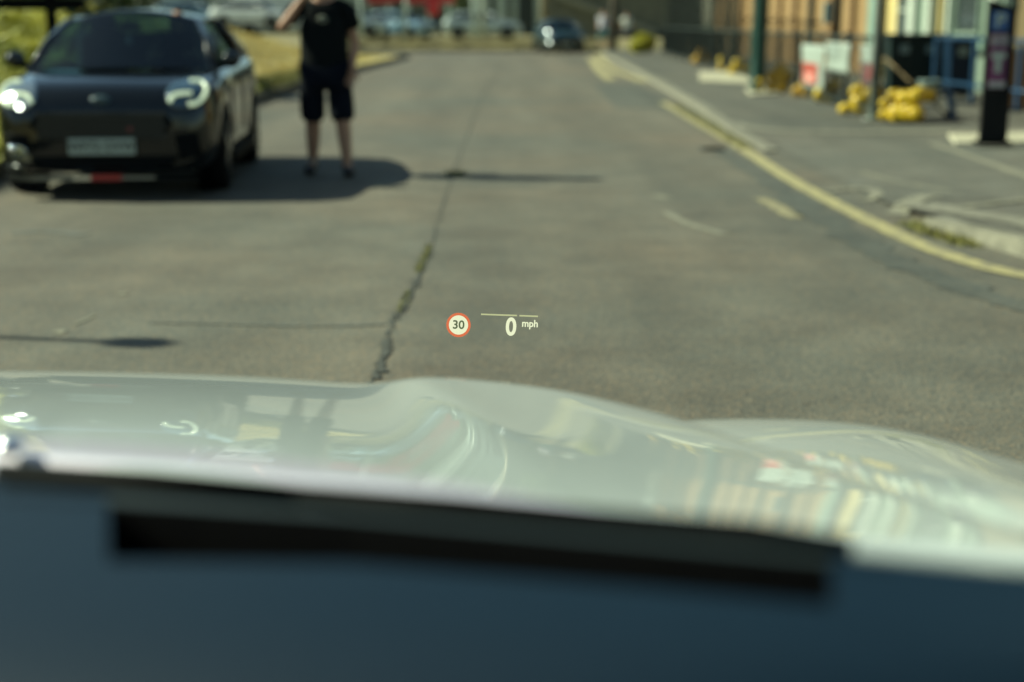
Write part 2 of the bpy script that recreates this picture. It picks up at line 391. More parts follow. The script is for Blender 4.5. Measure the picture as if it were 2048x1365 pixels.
# road sheets: patch, seam, cracks, paint
o = mesh('asphalt_patch', [G(1186,168,.004),G(1270,166,.004),G(1330,196,.004),G(1345,216,.004),G(1232,219,.004)], [(0,4,3,2,1)], M_road_dark); tag(o, kind='structure')
def wander(pts, n, amp):
    path = smoothpath(pts, n)
    return [p+Vector((random.gauss(0,amp),0,0)) for p in path]
seam = [G(745,780),G(772,700),G(785,650),G(812,600),G(838,545),G(860,495),G(880,430),G(905,352),G(935,270),G(962,200),G(985,160),G(1000,130),G(1012,110)]
def crack(name, pts, wd, amp, n=14, z=.004, m=M_tar):
    path = wander(pts, n, amp); k = len(path)
    wds = [wd(i/(k-1))*random.uniform(.35,1.5) for i in range(k)]
    o = ribbon(name, path, wds, m, z, jitter=.25); tag(o, kind='structure'); return o
crack('seam_crack', seam, lambda t: .017 if t < .32 else .012, .012)
crack('seam_crack', [G(752,760),G(768,712),G(776,680)], lambda t: .030, .012, 10, .006)
crack('seam_crack', [G(785,640),G(822,590),G(850,520),G(858,488)], lambda t: .022, .010, 12, .006)
M_seamdark = mat('weathered_seam', (.075,.078,.066), .85, col2=(.095,.095,.08), scale=9)
crack('road_joint', [G(300,646),G(480,650),G(640,653),G(772,650)], lambda t:.035, .0, 20, .004, M_seamdark)
crack('road_joint', [G(20,468),G(90,464),G(170,470)], lambda t:.12, .0, 12, .004, M_seamdark)
for pts, wd, m in [([G(1330,425),G(1375,448),G(1450,470)], .07, M_fade), ([G(1522,398),G(1552,414),G(1592,437)], .12, M_fadey),
                   ([G(1310,392),G(1335,398)], .10, M_fade), ([G(150,650),G(190,632)], .02, M_fade), ([G(238,590),G(252,588)], .06, M_fade), ([G(110,668),G(128,662)], .05, M_fade)]:
    o = ribbon('worn_marking', smoothpath(pts, 10), wd, m, .004, jitter=.3); tag(o, kind='structure')
o = ribbon('utility_cover', [G(1420,302),G(1452,296)], .35, M_seamdark, .004); tag(o, kind='structure')
yl = smoothpath([G(1326,206),G(1352,221),G(1400,249),G(1480,296),G(1570,354),G(1660,404),G(1760,454),G(1850,495),G(1950,530),G(2048,553),G(2200,582),G(2400,610)], 16)
o = ribbon('yellow_line', yl, .145, M_yel, .008, jitter=.03); tag(o, kind='structure')
o = ribbon('yellow_line', smoothpath([G(1195,108),G(1212,128),G(1240,146),G(1290,164)], 10), .28, M_yel, .008, jitter=.03); tag(o, kind='structure')
o = ribbon('yellow_line', smoothpath([G(1182,116),G(1196,138),G(1222,160)], 10), .28, M_yel, .008, jitter=.03); tag(o, kind='structure')
# gutter band beside the right line, a little greener and darker than the road
o = ribbon('gutter_strip', smoothpath([G(1420,295),G(1500,335),G(1590,400),G(1700,470),G(1800,525),G(1950,585),G(2150,640)], 10), .22, M_road_dark, .004, jitter=.35); tag(o, kind='structure')

# weeds in the seam and in the gutters
def blades(name, pts, n, h, spread, m, label=None, parent=None, kind='stuff', lean=.5, wd=.012):
    """n small leaf triangles scattered about points [(x,y,z,weight)]"""
    P0 = np.array([tuple(p)[:3] for p in pts]); idx = rng.integers(0, len(P0), n)
    base = P0[idx]+np.column_stack([rng.normal(0,spread,n), rng.normal(0,spread,n), np.zeros(n)])
    a = rng.uniform(0, 2*np.pi, n); hh = h*rng.uniform(.4,1.2,n); w_ = wd*rng.uniform(.6,1.4,n)
    dx = np.cos(a)*w_; dy = np.sin(a)*w_
    tip = base+np.column_stack([rng.normal(0,lean,n)*hh, rng.normal(0,lean,n)*hh, hh])
    v = np.empty((n*3,3)); v[0::3] = base-np.column_stack([dx,dy,np.zeros(n)]); v[1::3] = base+np.column_stack([dx,dy,np.zeros(n)]); v[2::3] = tip
    me = bpy.data.meshes.new(name); me.from_pydata(v, [], np.arange(n*3).reshape(-1,3)); me.materials.append(m)
    o = link(name, me, parent); tag(o, label, kind=kind); return o
M_weed = mat('seam_weeds', (.19,.17,.03), .8, col2=(.10,.11,.03), scale=8)
wp = [G(836,545).lerp(G(860,492), t/30) for t in range(30)]+[G(800,625).lerp(G(832,552), t/14) for t in range(8)]
blades('seam_weeds', wp, 420, .022, .009, M_weed, 'yellow green moss and weeds growing in the middle seam of the road', lean=.8, wd=.004)['category'] = 'weeds'
wp = [G(905,352).lerp(G(925,350), t/5) for t in range(5)]+[G(1350+5*k, 212+3*k) for k in range(30)]+[G(1825+6*k, 452+2.2*k) for k in range(20)]
blades('gutter_weeds', wp, 1600, .05, .05, M_weed, 'small weeds along the right hand gutter and kerb', lean=.7, wd=.006)['category'] = 'weeds'

# ------------------------------------------------------------------ left bank: kerb, dry grass mound
lk = [Vector((-4.35,-20,.13)),Vector((-4.35,8,.13)),Vector((-4.25,20,.13)),G(530,203)+Vector((0,0,.13)),G(640,165)+Vector((0,0,.13)),G(720,142)+Vector((0,0,.13)),G(790,124)+Vector((0,0,.13)),G(812,117)+Vector((0,0,.13)),G(800,111)+Vector((0,0,.13)),G(700,108)+Vector((0,0,.13)),G(560,107)+Vector((0,0,.13)),G(200,106)+Vector((0,0,.13))]
lkp = smoothpath(lk, 8)
kb2 = link('kerb', None); tag(kb2, kind='structure')
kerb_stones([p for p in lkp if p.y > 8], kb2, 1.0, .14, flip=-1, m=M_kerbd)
def bank_z(x, y):
    d = max(0, -4.5-x)
    far = max(0, 1-max(0, y-36)/16.0)            # the mound falls away towards the side road
    near_green = 1.0
    z = .13 + min(d, 1.0)*.18 + max(0, d-1.0)*.45
    top = 1.35+.05*math.sin(x*1.3)+ (.9 if y > 24 else .25)*min(1, max(0,(d-4)/4))
    z = min(z, top) if z > top else z
    z = .13+(z-.13)*far**.8
    return z+.04*math.sin(y*1.7)*min(1,d)+.03*math.sin(x*3.1+y)*min(1,d)
ys = np.concatenate([np.linspace(-20,8,12), np.linspace(9,52,60)]); rows = []
for y in ys:
    xe = -4.49
    if y > 20: 
        # follow the kerb line
        c = [p for p in lkp[:-18] if abs(p.y-y) < 1.5]
        if c: xe = min(q.x for q in c)-.14
    xs = [xe]+[xe-.5*k for k in range(1,18)]+[-16,-22,-40]
    rows.append([Vector((x,y, bank_z(x,y) if i else .12)) for i,x in enumerate(xs)])
bank = grid('grass_bank', rows, M_dry); tag(bank, kind='structure')
# dry grass tufts and green growth
pts = [];
for _ in range(9000):
    y = random.uniform(19,51); x = -4.6-abs(random.gauss(0,4))
    pts.append((x,y,bank_z(x,y)))
o = blades('dry_grass', pts, 42000, .09, .05, M_blade_dry, 'straw coloured dry grass covering the verge behind the black car', lean=.7, wd=.012); o['category'] = 'grass'
pts = []
for _ in range(9000):
    y = random.uniform(9.5,25); x = -4.45-abs(random.gauss(0,2.6))
    pts.append((x,y,bank_z(x,y)))
o = blades('ground_ivy', pts, 110000, .16, .06, M_blade_green, 'bright yellow green leafy ground cover on the bank left of the black car', lean=1.0, wd=.035); o['category'] = 'ground cover'
pts = []
for _ in range(900):
    t = random.random(); x = -5.0-5*t; y = 24+random.gauss(0,1.2)+8*t
    pts.append((x,y,bank_z(x,y)))
o = blades('green_grass', pts, 7000, .10, .2, M_blade_green, 'greener streak of grass across the dry verge', lean=.8, wd=.015); o['category'] = 'grass'
pts = [(G(535+4*k,200-1.3*k).x-.35, G(535+4*k,200-1.3*k).y, .14) for k in range(40)]
o = blades('kerb_weeds', pts, 3000, .22, .15, M_weed, 'tall dry weeds along the left kerb behind the man', lean=.6, wd=.012); o['category'] = 'weeds'
# far verge across the side road
vr = grid('far_verge', [[Vector((x, 66.5, .10)), Vector((x,68,.35)), Vector((x,73,.5)), Vector((x,76,.45)), Vector((x,140,.45))] for x in np.linspace(-60,60,60)], M_verge); tag(vr, kind='structure')
pts = [(random.uniform(-9,4), random.uniform(66.7,72), .3) for _ in range(2500)]
o = blades('verge_weeds', pts, 9000, .25, .2, M_verge, 'dry brown weeds on the verge across the side road', lean=.6, wd=.03); o['category'] = 'weeds'

# low dark timber rail and hedge on top of the near bank
t = thing('timber_rail', 'dark timber rail along the top of the green bank above the black car', 'rail', (-9.5,20.5,1.25))
B().box((-1,0,.30),(9.0,.12,.16)).make('rail', M_trim, t)
for k in range(5): B().box((-5.0+2*k,.10,.08),(.12,.12,.7)).make('post', M_trim, t)

def leafcloud(name, blobs, n, size, m, parent=None):
    """leaf quads spread through ellipsoid blobs"""
    vol = np.array([b[3]*b[4]*b[5] for b in blobs]); pi_ = vol/vol.sum(); idx = rng.choice(len(blobs), n, p=pi_); bb = np.array(blobs)[idx]
    d = rng.normal(size=(n,3)); d /= np.linalg.norm(d,axis=1)[:,None]; r = rng.uniform(.55,1.05,n)**.7
    c = bb[:,:3]+d*bb[:,3:]*r[:,None]
    a = rng.normal(size=(n,3)); a /= np.linalg.norm(a,axis=1)[:,None]; b_ = np.cross(a, rng.normal(size=(n,3))); b_ /= np.linalg.norm(b_,axis=1)[:,None]
    s = size*rng.uniform(.5,1.3,n)[:,None]
    v = np.empty((n*4,3)); v[0::4] = c-a*s; v[1::4] = c-b_*s*.6; v[2::4] = c+a*s; v[3::4] = c+b_*s*.6
    me = bpy.data.meshes.new(name); me.from_pydata(v, [], np.arange(n*4).reshape(-1,4)); me.materials.append(m)
    return link(name, me, parent)
def tree(label, x, y, z, h, cr, tr=.16, n=9000, m=M_leaf, cz=None, group=None):
    t = thing('tree', label, 'tree', (x,y,z), random.uniform(0,6), group)
    b = B().tube([(0,0,-.1),(.03,0,h*.25),(-.03,.05,h*.5),(0,0,h*.8)], [tr*1.15,tr,tr*.75,tr*.3], 12)
    for k in range(6):
        a = k*1.05+random.random(); L = cr*.75; z0 = h*random.uniform(.38,.6)
        b.tube([(0,0,z0),(math.cos(a)*L*.5,math.sin(a)*L*.5,z0+L*.35),(math.cos(a)*L,math.sin(a)*L,z0+L*.7)], [tr*.45,tr*.3,tr*.1], 7)
    b.make('trunk', M_bark, t, True)
    c = cz or h*.68
    bl = [(random.gauss(0,cr*.45),random.gauss(0,cr*.45),c+random.gauss(0,cr*.35),cr*random.uniform(.3,.55),cr*random.uniform(.3,.55),cr*random.uniform(.22,.4)) for _ in range(16)]
    leafcloud('crown', bl, n, .12, m, t); return t
def shrub(label, x, y, z, blobs, n, size, m, name='shrub', cat='bush'):
    t = thing(name, label, cat, (x,y,z)); leafcloud('foliage', blobs, n, size, m, t)
    b = B()
    for k in range(5): b.tube([(0,0,-.05),(random.uniform(-.2,.2),random.uniform(-.1,.1),blobs[0][2])],[.03,.015],6)
    b.make('stem', M_bark, t, True); return t

# hedge beyond the near bank
shrub('dark green hedge behind the timber rail at the top of the bank', -13.5, 26, 1.2, [(-6+1.5*k,random.uniform(-.3,.3),.9,1.3,.9,1.0) for k in range(9)], 16000, .09, M_leaf, 'hedge', 'hedge')

# ================================================================== CARS
def section(w, zb, zs, ztp):
    m_ = .58*zs+.42*zb
    return [(0,zb),(w*.55,zb),(w-.09,zb+.01),(w-.02,zb+.09),(w,m_),(w-.015,zs-.10),(w-.06,zs-.015),(w-.18,zs+.015),(w*.45,ztp-.01),(0,ztp)]
def build_car(name, label, loc, rz, paint, group=None, detail=True, plate='WF72 OVW', dims=None, cat='car', red=False):
    T = thing(name, label, cat, loc, rz, group)
    st = [(0.00,.62,.27,.60,.66),(0.03,.74,.22,.72,.76),(0.14,.83,.20,.83,.86),(0.32,.87,.19,.89,.915),(0.62,.895,.18,.925,.95),(0.95,.90,.18,.945,.975),
          (1.35,.90,.18,.965,.99),(2.1,.895,.18,.985,1.0),(3.0,.895,.18,1.0,1.01),(3.6,.895,.20,1.02,1.03),(3.95,.87,.26,1.03,1.04),(4.12,.80,.34,.98,1.0),(4.17,.70,.42,.90,.92)]
    vs = []; fs = []; n = 10
    for (y,w_,zb,zs,ztp) in st:
        h = section(w_,zb,zs,ztp); ring = [(x,y,z) for x,z in h]+[(-x,y,z) for x,z in reversed(h[1:-1])]
        vs += ring
    m_ = 2*n-2
    for i in range(len(st)-1):
        for j in range(m_): fs.append((i*m_+j, i*m_+(j+1)%m_, (i+1)*m_+(j+1)%m_, (i+1)*m_+j))
    fs.append(tuple(range(m_))[::-1]); fs.append(tuple((len(st)-1)*m_+j for j in range(m_)))
    body = mesh('body', vs, fs, paint, None, True)
    bm = bmesh.new(); bm.from_mesh(body.data); bmesh.ops.recalc_face_normals(bm, faces=bm.faces); bm.to_mesh(body.data); bm.free()
    s = body.modifiers.new('s','SUBSURF'); s.levels = 2; s.render_levels = 2
    WB = (.80, 3.38); WR = .335
    cut = B()
    for yy in WB:
        for sx in (-1,1): cut.lathe([(WR+.05,-.22),(WR+.05,.22)], (sx*.86,yy,WR), 28, 'X')
    cu = cut.make('cutter', paint); 
    bm = bmesh.new(); bm.from_mesh(cu.data); bmesh.ops.recalc_face_normals(bm, faces=bm.faces); bm.to_mesh(cu.data); bm.free()
    md = body.modifiers.new('b','BOOLEAN'); md.operation = 'DIFFERENCE'; md.object = cu; md.solver = 'EXACT'
    bpy.context.view_layer.update(); dg = bpy.context.evaluated_depsgraph_get()
    me = bpy.data.meshes.new_from_object(body.evaluated_get(dg)); body.modifiers.clear(); body.data = me
    cme = cu.data; bpy.data.objects.remove(cu); bpy.data.meshes.remove(cme)
    me.polygons.foreach_set('use_smooth', [True]*len(me.polygons)); me.set_sharp_from_angle(angle=R(40)) if hasattr(me,'set_sharp_from_angle') else None
    body.parent = T
    bv = BVHTree.FromPolygons([v.co for v in me.vertices], [p.vertices for p in me.polygons])
    def fy(x, z):
        h = bv.ray_cast(Vector((x,-1,z)), Vector((0,1,0))); return h[0].y if h[0] else .1
    def conform(nm, outline, m, off=.012, par=T, rows=6, thick=.02):
        """closed outline (x,z) draped on the nose: a raised plate"""
        cx = sum(p[0] for p in outline)/len(outline); cz = sum(p[1] for p in outline)/len(outline); k = len(outline)
        vv = []; ff = []
        for r in range(rows+1):
            t_ = 1-r/rows*.999
            for (x,z) in outline:
                X = cx+(x-cx)*t_; Z = cz+(z-cz)*t_; vv.append((X, fy(X,Z)-off, Z))
        for r in range(rows):
            for j in range(k): ff.append((r*k+j, r*k+(j+1)%k, (r+1)*k+(j+1)%k, (r+1)*k+j))
        b0 = len(vv)
        for (x,z) in outline: vv.append((x, fy(x,z)+thick, z))
        for j in range(k): ff.append((b0+j, b0+(j+1)%k, (j+1)%k, j))
        o = mesh(nm, vv, ff, m, par, True); b_ = bmesh.new(); b_.from_mesh(o.data); bmesh.ops.recalc_face_normals(b_, faces=b_.faces); b_.to_mesh(o.data); b_.free(); return o
    def ellipse(cx, cz, a, b_, tilt=0, n_=20, p=2.0):
        out = []
        for k in range(n_):
            t_ = 2*math.pi*k/n_; c_, s_ = math.cos(t_), math.sin(t_)
            x = a*abs(c_)**(2/p)*(1 if c_>=0 else -1); z = b_*abs(s_)**(2/p)*(1 if s_>=0 else -1)
            out.append((cx+x*math.cos(tilt)-z*math.sin(tilt), cz+x*math.sin(tilt)+z*math.cos(tilt)))
        return out
    # greenhouse
    A=[(.74,1.02,.955),(0,.84,.985)]; 
    def arc(p_edge, p_mid, n_=9):
        return [Vector((p_edge[0]*u, p_mid[1]+(p_edge[1]-p_mid[1])*u*u, p_mid[2]+(p_edge[2]-p_mid[2])*u*u)) for u in np.linspace(-1,1,n_)]
    base = arc((.76,1.06,.955),(0,.86,.985)); head = arc((.565,1.78,1.345),(0,1.60,1.43)); tailt = arc((.54,3.40,1.33),(0,3.55,1.41)); tailb = arc((.72,4.00,1.03),(0,4.08,1.04))
    def loft(a, b_, n_=5, bulge=0.0, axis=Vector((0,0,1))):
        return [[p.lerp(q, t_)+axis*bulge*math.sin(math.pi*t_) for p,q in zip(a,b_)] for t_ in np.linspace(0,1,n_)]
    GM = M_cab if detail else M_glass_dark
    grid('windscreen', loft(base, head, 6, .03), GM, T)
    rf = grid('roof', loft(head, tailt, 7, .045), paint, T); sm = rf.modifiers.new('t','SOLIDIFY'); sm.thickness = .02
    grid('rear_window', loft(tailt, tailb, 5, .02), GM, T)
    for sx in (-1,1):
        e = lambda p: Vector((abs(p.x)*sx, p.y, p.z))
        lo = [e(base[0]).lerp(e(tailb[0]), t_)+Vector((sx*.06*math.sin(math.pi*t_),0,-.01)) for t_ in np.linspace(0,1,10)]
        hi = [e(head[0]).lerp(e(tailt[0]), t_)+Vector((sx*.015*math.sin(math.pi*t_),0,.035*math.sin(math.pi*t_))) for t_ in np.linspace(0,1,10)]
        g_ = loft(lo, hi, 5, .02, Vector((sx,0,0)))
        grid('side_window', g_, GM, T)
        B().tube([e(base[0])+Vector((0,0,-.02)), e(base[0]).lerp(e(head[0]),.5)+Vector((sx*.02,0,.02)), e(head[0])], [.045,.035,.035], 8).make('pillar', paint, T, True)
        B().tube([r[5]+Vector((sx*.004,0,0)) for r in g_], .028, 8).make('pillar', M_trim, T, True)
        B().tube([e(tailt[0]), e(tailb[0])], [.05,.07], 8).make('pillar', paint, T, True)
        B().tube([h_+Vector((sx*.0,0,.0)) for h_ in hi], .025, 8).make('roof_rail', paint, T, True)
        # mirror
        mr = B().ell((sx*.905,1.18,1.04),(.085,.07,.07),16,10).make('door_mirror', paint, T, True)
        B().tube([(sx*.76,1.2,.97),(sx*.86,1.19,1.0)], [.03,.025], 8).make('mirror_arm', M_trim, mr, True)
        # door lines and handles
        for yy in (1.30,2.30,3.15): B().box((sx*.897,yy,.66),(.012,.012,.52)).make('door_gap', M_trim, T)
        for yy in (2.12,3.0): B().box((sx*.905,yy,.86),(.03,.16,.025)).make('door_handle', paint, T, bevel=.008)
        B().box((sx*.888,2.09,.235),(.05,1.9,.11)).make('sill_trim', M_trim, T, bevel=.02)
        for yy in WB:
            wt = B().lathe([(WR*.62,-.105),(WR*.93,-.11),(WR,-.085),(WR,.085),(WR*.93,.11),(WR*.62,.105)], (sx*.785,yy,WR), 32, 'X').make('wheel', M_rubber, T, True)
            rb_ = B().lathe([(WR*.64,-.02),(WR*.64,.02)], (sx*(.785+.07),yy,WR), 28, 'X')
            for k in range(5):
                a = k*2*math.pi/5; rb_.box((sx*(.785+.098), yy+math.cos(a)*WR*.33, WR+math.sin(a)*WR*.33),(.03,WR*.62,.06), rx=a)
            rb_.make('rim', M_alloy, wt)
            B().lathe([(WR+.045,-.06),(WR+.045,.06)], (sx*.72,yy,WR), 28, 'X').make('wheel_arch', M_trim, T)
    # nose
    if detail:
        g_out = [(-.50,.66),(.50,.66),(.56,.58),(.44,.47),(-.44,.47),(-.56,.58)]
        def dens(o_, k=4):
            r_ = []
            for a, b_ in zip(o_, o_[1:]+o_[:1]):
                for i in range(k): r_.append((a[0]+(b_[0]-a[0])*i/k, a[1]+(b_[1]-a[1])*i/k))
            return r_
        gp = conform('grille', dens(g_out), M_trim, .006)
        hb = B()
        for r_ in range(5):
            for c_ in range(16):
                x = -.48+.064*c_+(.032 if r_%2 else 0); z = .49+.040*r_
                if abs(x) < .5: hb.lathe([(.026,-.004),(.030,.004)], (x, fy(x,z)-.012, z), 6, 'Y')
        hb.make('grille_mesh', mat('gloss_black_mesh',(.004,.005,.005),.35), gp)
        conform('lower_grille', dens([(-.60,.34),(.60,.34),(.52,.25),(-.52,.25)]), M_trim, .01)
        # splitter with silver and red sections
        def bar(nm, x0, x1, m, z=.175, h_=.034, y0=-.045):
            rows = []
            for k in range(9):
                x = x0+(x1-x0)*k/8; y = fy(x,.27)+y0
                rows.append([Vector((x,y+.10,z-h_/2)),Vector((x,y,z-h_/2)),Vector((x,y,z+h_/2)),Vector((x,y+.10,z+h_/2))])
            return grid(nm, rows, m, T, smooth=False)
        bar('splitter', -.78, -.24, M_alloy); bar('splitter', -.10, .14, M_red, .176, .042); bar('splitter', .14, .40, M_alloy, .175, .024); bar('splitter', .40,.74, M_trim); bar('splitter', -.24,-.10, M_chrome)
        for sx in (-1,1):
            hl = conform('headlight', ellipse(sx*.660,.815,.158,.112, sx*.30, 24, 2.4), M_lamp if sx < 0 else mat('headlamp_dark_lens',(.03,.06,.09),.08,coat=1), .018, thick=.06)
            # C-shaped running light
            rowsA = []
            cpts = [(.545,.750),(.575,.795),(.625,.815),(.70,.815),(.725,.835),(.700,.880),(.765,.865),(.800,.815),(.780,.755),(.715,.720)]
            if sx > 0 or True:
                path = [Vector((sx*a, fy(sx*a, b_)-.024, b_)) for a,b_ in [(.535,.745),(.560,.790),(.62,.806),(.70,.808)]]
                B().tube(smoothpath(path,6), .017, 8).make('running_light', M_drl, hl, True)
                path = [Vector((sx*a, fy(sx*a, b_)-.022, b_)) for a,b_ in [(.665,.895),(.745,.888),(.795,.845),(.790,.785),(.740,.735),(.68,.725)]]
                B().tube(smoothpath(path,6), .018, 8).make('running_light', M_drl, hl, True)
            fo = conform('fog_light', ellipse(sx*.665,.375,.075,.05,0,16), M_lamp if sx < 0 else M_trim, .012)
            conform('bumper_corner', dens([(sx*.56,.50),(sx*.74,.52),(sx*.77,.34),(sx*.60,.30)],3), M_trim, .007)
        for (x,z,r_) in [(-.700,.790,.030),(-.625,.715,.026)]:  # glowing beads painted in for sun glints on the left headlamp
            B().ell((x, fy(x,z)-.030, z),(r_,.02,r_),14,8).make('glint_bead', M_glint, bpy.data.objects[T.name].children[0] if False else T, True)
        B().ell((-.70, fy(-.7,.40)-.02,.40),(.03,.02,.03),12,8).make('glint_bead', M_chrome, T, True)
        bar('corner_blade', -.80, -.56, M_alloy, .325, .05, -.03)
        bar('corner_blade', -.80, -.60, M_alloy, .245, .02, -.03)
        # plate and oval emblem
        pl = B().box((0,-.035,.415),(.52,.015,.124)).make('number_plate', M_plate, T, bevel=.004)
        Mt = Matrix.Translation((0,-.0445,.415)) @ Matrix.Rotation(R(90),4,'X')
        text_mesh('plate_text', plate, .098, M_platetxt, pl, Mt, .001, bold=.0015)
        ey = fy(0,.725)
        em = B().lathe([(.062,-.006),(.066,0),(.060,.006)], (0,0,0), 24, 'Y').make('emblem', mat('emblem_grey',(.035,.06,.07),.3,.2), T, True)
        em.scale = (1.25,1,.62); em.location = (0,fy(0,.765)-.012,.765); em.rotation_euler = (R(-28),0,0)
        B().tube([(-.035,-.008,-.012),(-.015,-.010,.018),(0,-.010,-.01),(.02,-.010,.012),(.04,-.008,.0)], .006, 6).make('emblem_script', M_alloy, em, True)
        conform('badge', ellipse(.22,.545,.025,.02,0,8), mat('badge_red',(.12,.012,.012),.4), .02)
        # people and wheel seen dimly through glass are hidden by reflections: tax disc sized sticker and mirror
        B().box((0,.80,.975),(1.2,.03,.012)).make('wiper', M_trim, T)
        for sx in (-1,1):
            st0 = B().box((sx*.36,2.2,1.06),(.46,.16,.42), rx=R(-12)).make('seat', M_seat, T, bevel=.06)
            B().box((sx*.36,2.28,1.32),(.24,.10,.16)).make('headrest', M_seat, st0, bevel=.04)
        B().box((0,3.25,1.10),(1.15,.16,.30)).make('rear_seat', M_seat, T, bevel=.05)
        B().box((0,1.55,1.30),(.20,.03,.05)).make('interior_mirror', M_trim, T, bevel=.01)
        B().tube([(0,1.53,1.28),(0,1.52,1.22)], .003, 6).ell((0,1.52,1.19),(.028,.008,.04),12,8).make('hanging_tag', M_pink, T, True)
        B().tube([(.36+.18*math.cos(a),1.52+.05*math.sin(a),.99+.17*math.sin(a)) for a in np.linspace(0,2*math.pi,21)], .014, 8, cap=False).make('steering_wheel', M_trim, T, True)
        dv = thing('person', 'driver seated behind the windscreen of the black car', 'person', loc, rz)
        B().lathe([(.15,.92),(.20,1.08),(.19,1.20),(.06,1.27),(.05,1.31)],(.36,2.0,0),16).make('torso', M_tshirt, dv, True)
        B().ell((.36,1.97,1.345),(.070,.085,.095),14,10).make('head', M_skin, dv, True)
        B().tube([(.20,1.95,1.18),(.14,1.78,1.05),(.24,1.58,1.08)], [.05,.042,.032], 8).tube([(.52,1.95,1.18),(.58,1.78,1.05),(.48,1.58,1.08)], [.05,.042,.032], 8).make('arms', M_skin, dv, True)
        dv.scale = (.94,.87,.97)
    else:
        conform('grille', [(-.45,.62),(.45,.62),(.40,.42),(-.40,.42)], M_trim, .01)
        for sx in (-1,1): conform('headlight', ellipse(sx*.66,.72,.14,.08,sx*.2,16), M_lamp, .015)
        B().box((0,-.03,.40),(.52,.015,.11)).make('number_plate', M_plate, T)
    return T
PB = P(200,297,10.62)
black = build_car('black_car', 'black crossover car facing us with lit running lamps in the left lane', (PB.x,PB.y,0), R(4.4), M_black_paint); black.scale = (.94,.87,.97); black.location.x += .02; dvr = [o_ for o_ in COL.objects if o_.name.startswith('person')][0]; dvr.location = black.location
M_far = mat('dark_teal_car_paint', (.012,.035,.045), .25, coat=1)
c = G(1133,107)
far = build_car('parked_car', 'small dark blue car standing at the end of the road beside two walkers', (c.x,c.y,0), R(8), M_far, detail=False)
B().ell((-.80,.22,.92),(.05,.05,.05),12,8).make('lamp_glint', M_glint, far, True)  # glowing beads imitate two sun glints, no lamp is lit here
B().ell((-.76,.02,.47),(.04,.04,.04),12,8).make('lamp_glint', M_glint, far, True)
def copy_tree(o, parent=None):
    c_ = o.copy(); COL.objects.link(c_); c_.parent = parent
    for ch in list(o.children): copy_tree(ch, c_)
    return c_
def far_car(label, px, y, z, rz, m):
    t_ = copy_tree(far); t_.location = (P(px,60,y).x, y, z); t_.rotation_euler = (0,0,rz); t_['label'] = label; t_['group'] = 'cars parked beyond the grass verge'
    for ch in list(t_.children):
        if ch.name.startswith('lamp_glint'): bpy.data.objects.remove(ch); continue
        if ch.type == 'MESH' and ch.data.materials and ch.data.materials[0] == M_far:
            ch.data = ch.data.copy(); ch.data.materials[0] = m
    return t_
M_cw = mat('white_car_paint',(.50,.53,.50),.3,coat=1); M_cs = mat('silver_car_paint',(.36,.42,.40),.3,.3,coat=1); M_cb = mat('pale_blue_car_paint',(.16,.26,.33),.3,.2,coat=1)
far_car('white car parked beyond the dry grass left of the man', 585, 74, .95, R(80), M_cw)
far_car('silver car parked beyond the verge just right of the man', 775, 77, .50, R(85), M_cs)
far_car('pale blue car parked under the red shop sign', 860, 78, .45, R(60), M_cb)
far_car('blue car parked beyond the grass directly above the black car roof', 470, 76, .9, R(95), M_cb)
far_car('grey car parked left of the small dark blue car', 1045, 77, .42, R(90), M_cs)
# white van
v = thing('white_van', 'tall white van parked behind the man', 'van', (P(560,60,80).x,80,.55), R(85))
rowsv = []
prof = [(-2.4,.35),(-2.45,1.0),(-2.1,1.15),(-1.55,1.95),(-1.2,2.15),(2.3,2.2),(2.45,2.0),(2.45,.35)]
bvn = B(); n = len(prof)
bvn.add([(sx*.95,y,z) for sx in (-1,1) for (y,z) in prof], [tuple(range(n)), tuple(range(n,2*n))[::-1]]+[(i,i+n,(i+1)%n+n,(i+1)%n) for i in range(n)])
bvn.make('body', M_cw, v, bevel=.06)
B().add([(-.85,-2.08,1.22),(.85,-2.08,1.22),(.80,-1.62,1.90),(-.80,-1.62,1.90)],[(0,1,2,3)]).make('windscreen', M_glass_dark, v)
for sx in (-1,1):
    B().box((sx*.955,-1.25,1.5),(.02,.8,.55)).make('side_window', M_glass_dark, v)
    for yy in (-1.6,1.5): B().lathe([(.2,-.1),(.34,-.1),(.34,.1),(.2,.1)], (sx*.86,yy,.34), 20, 'X').make('wheel', M_rubber, v)

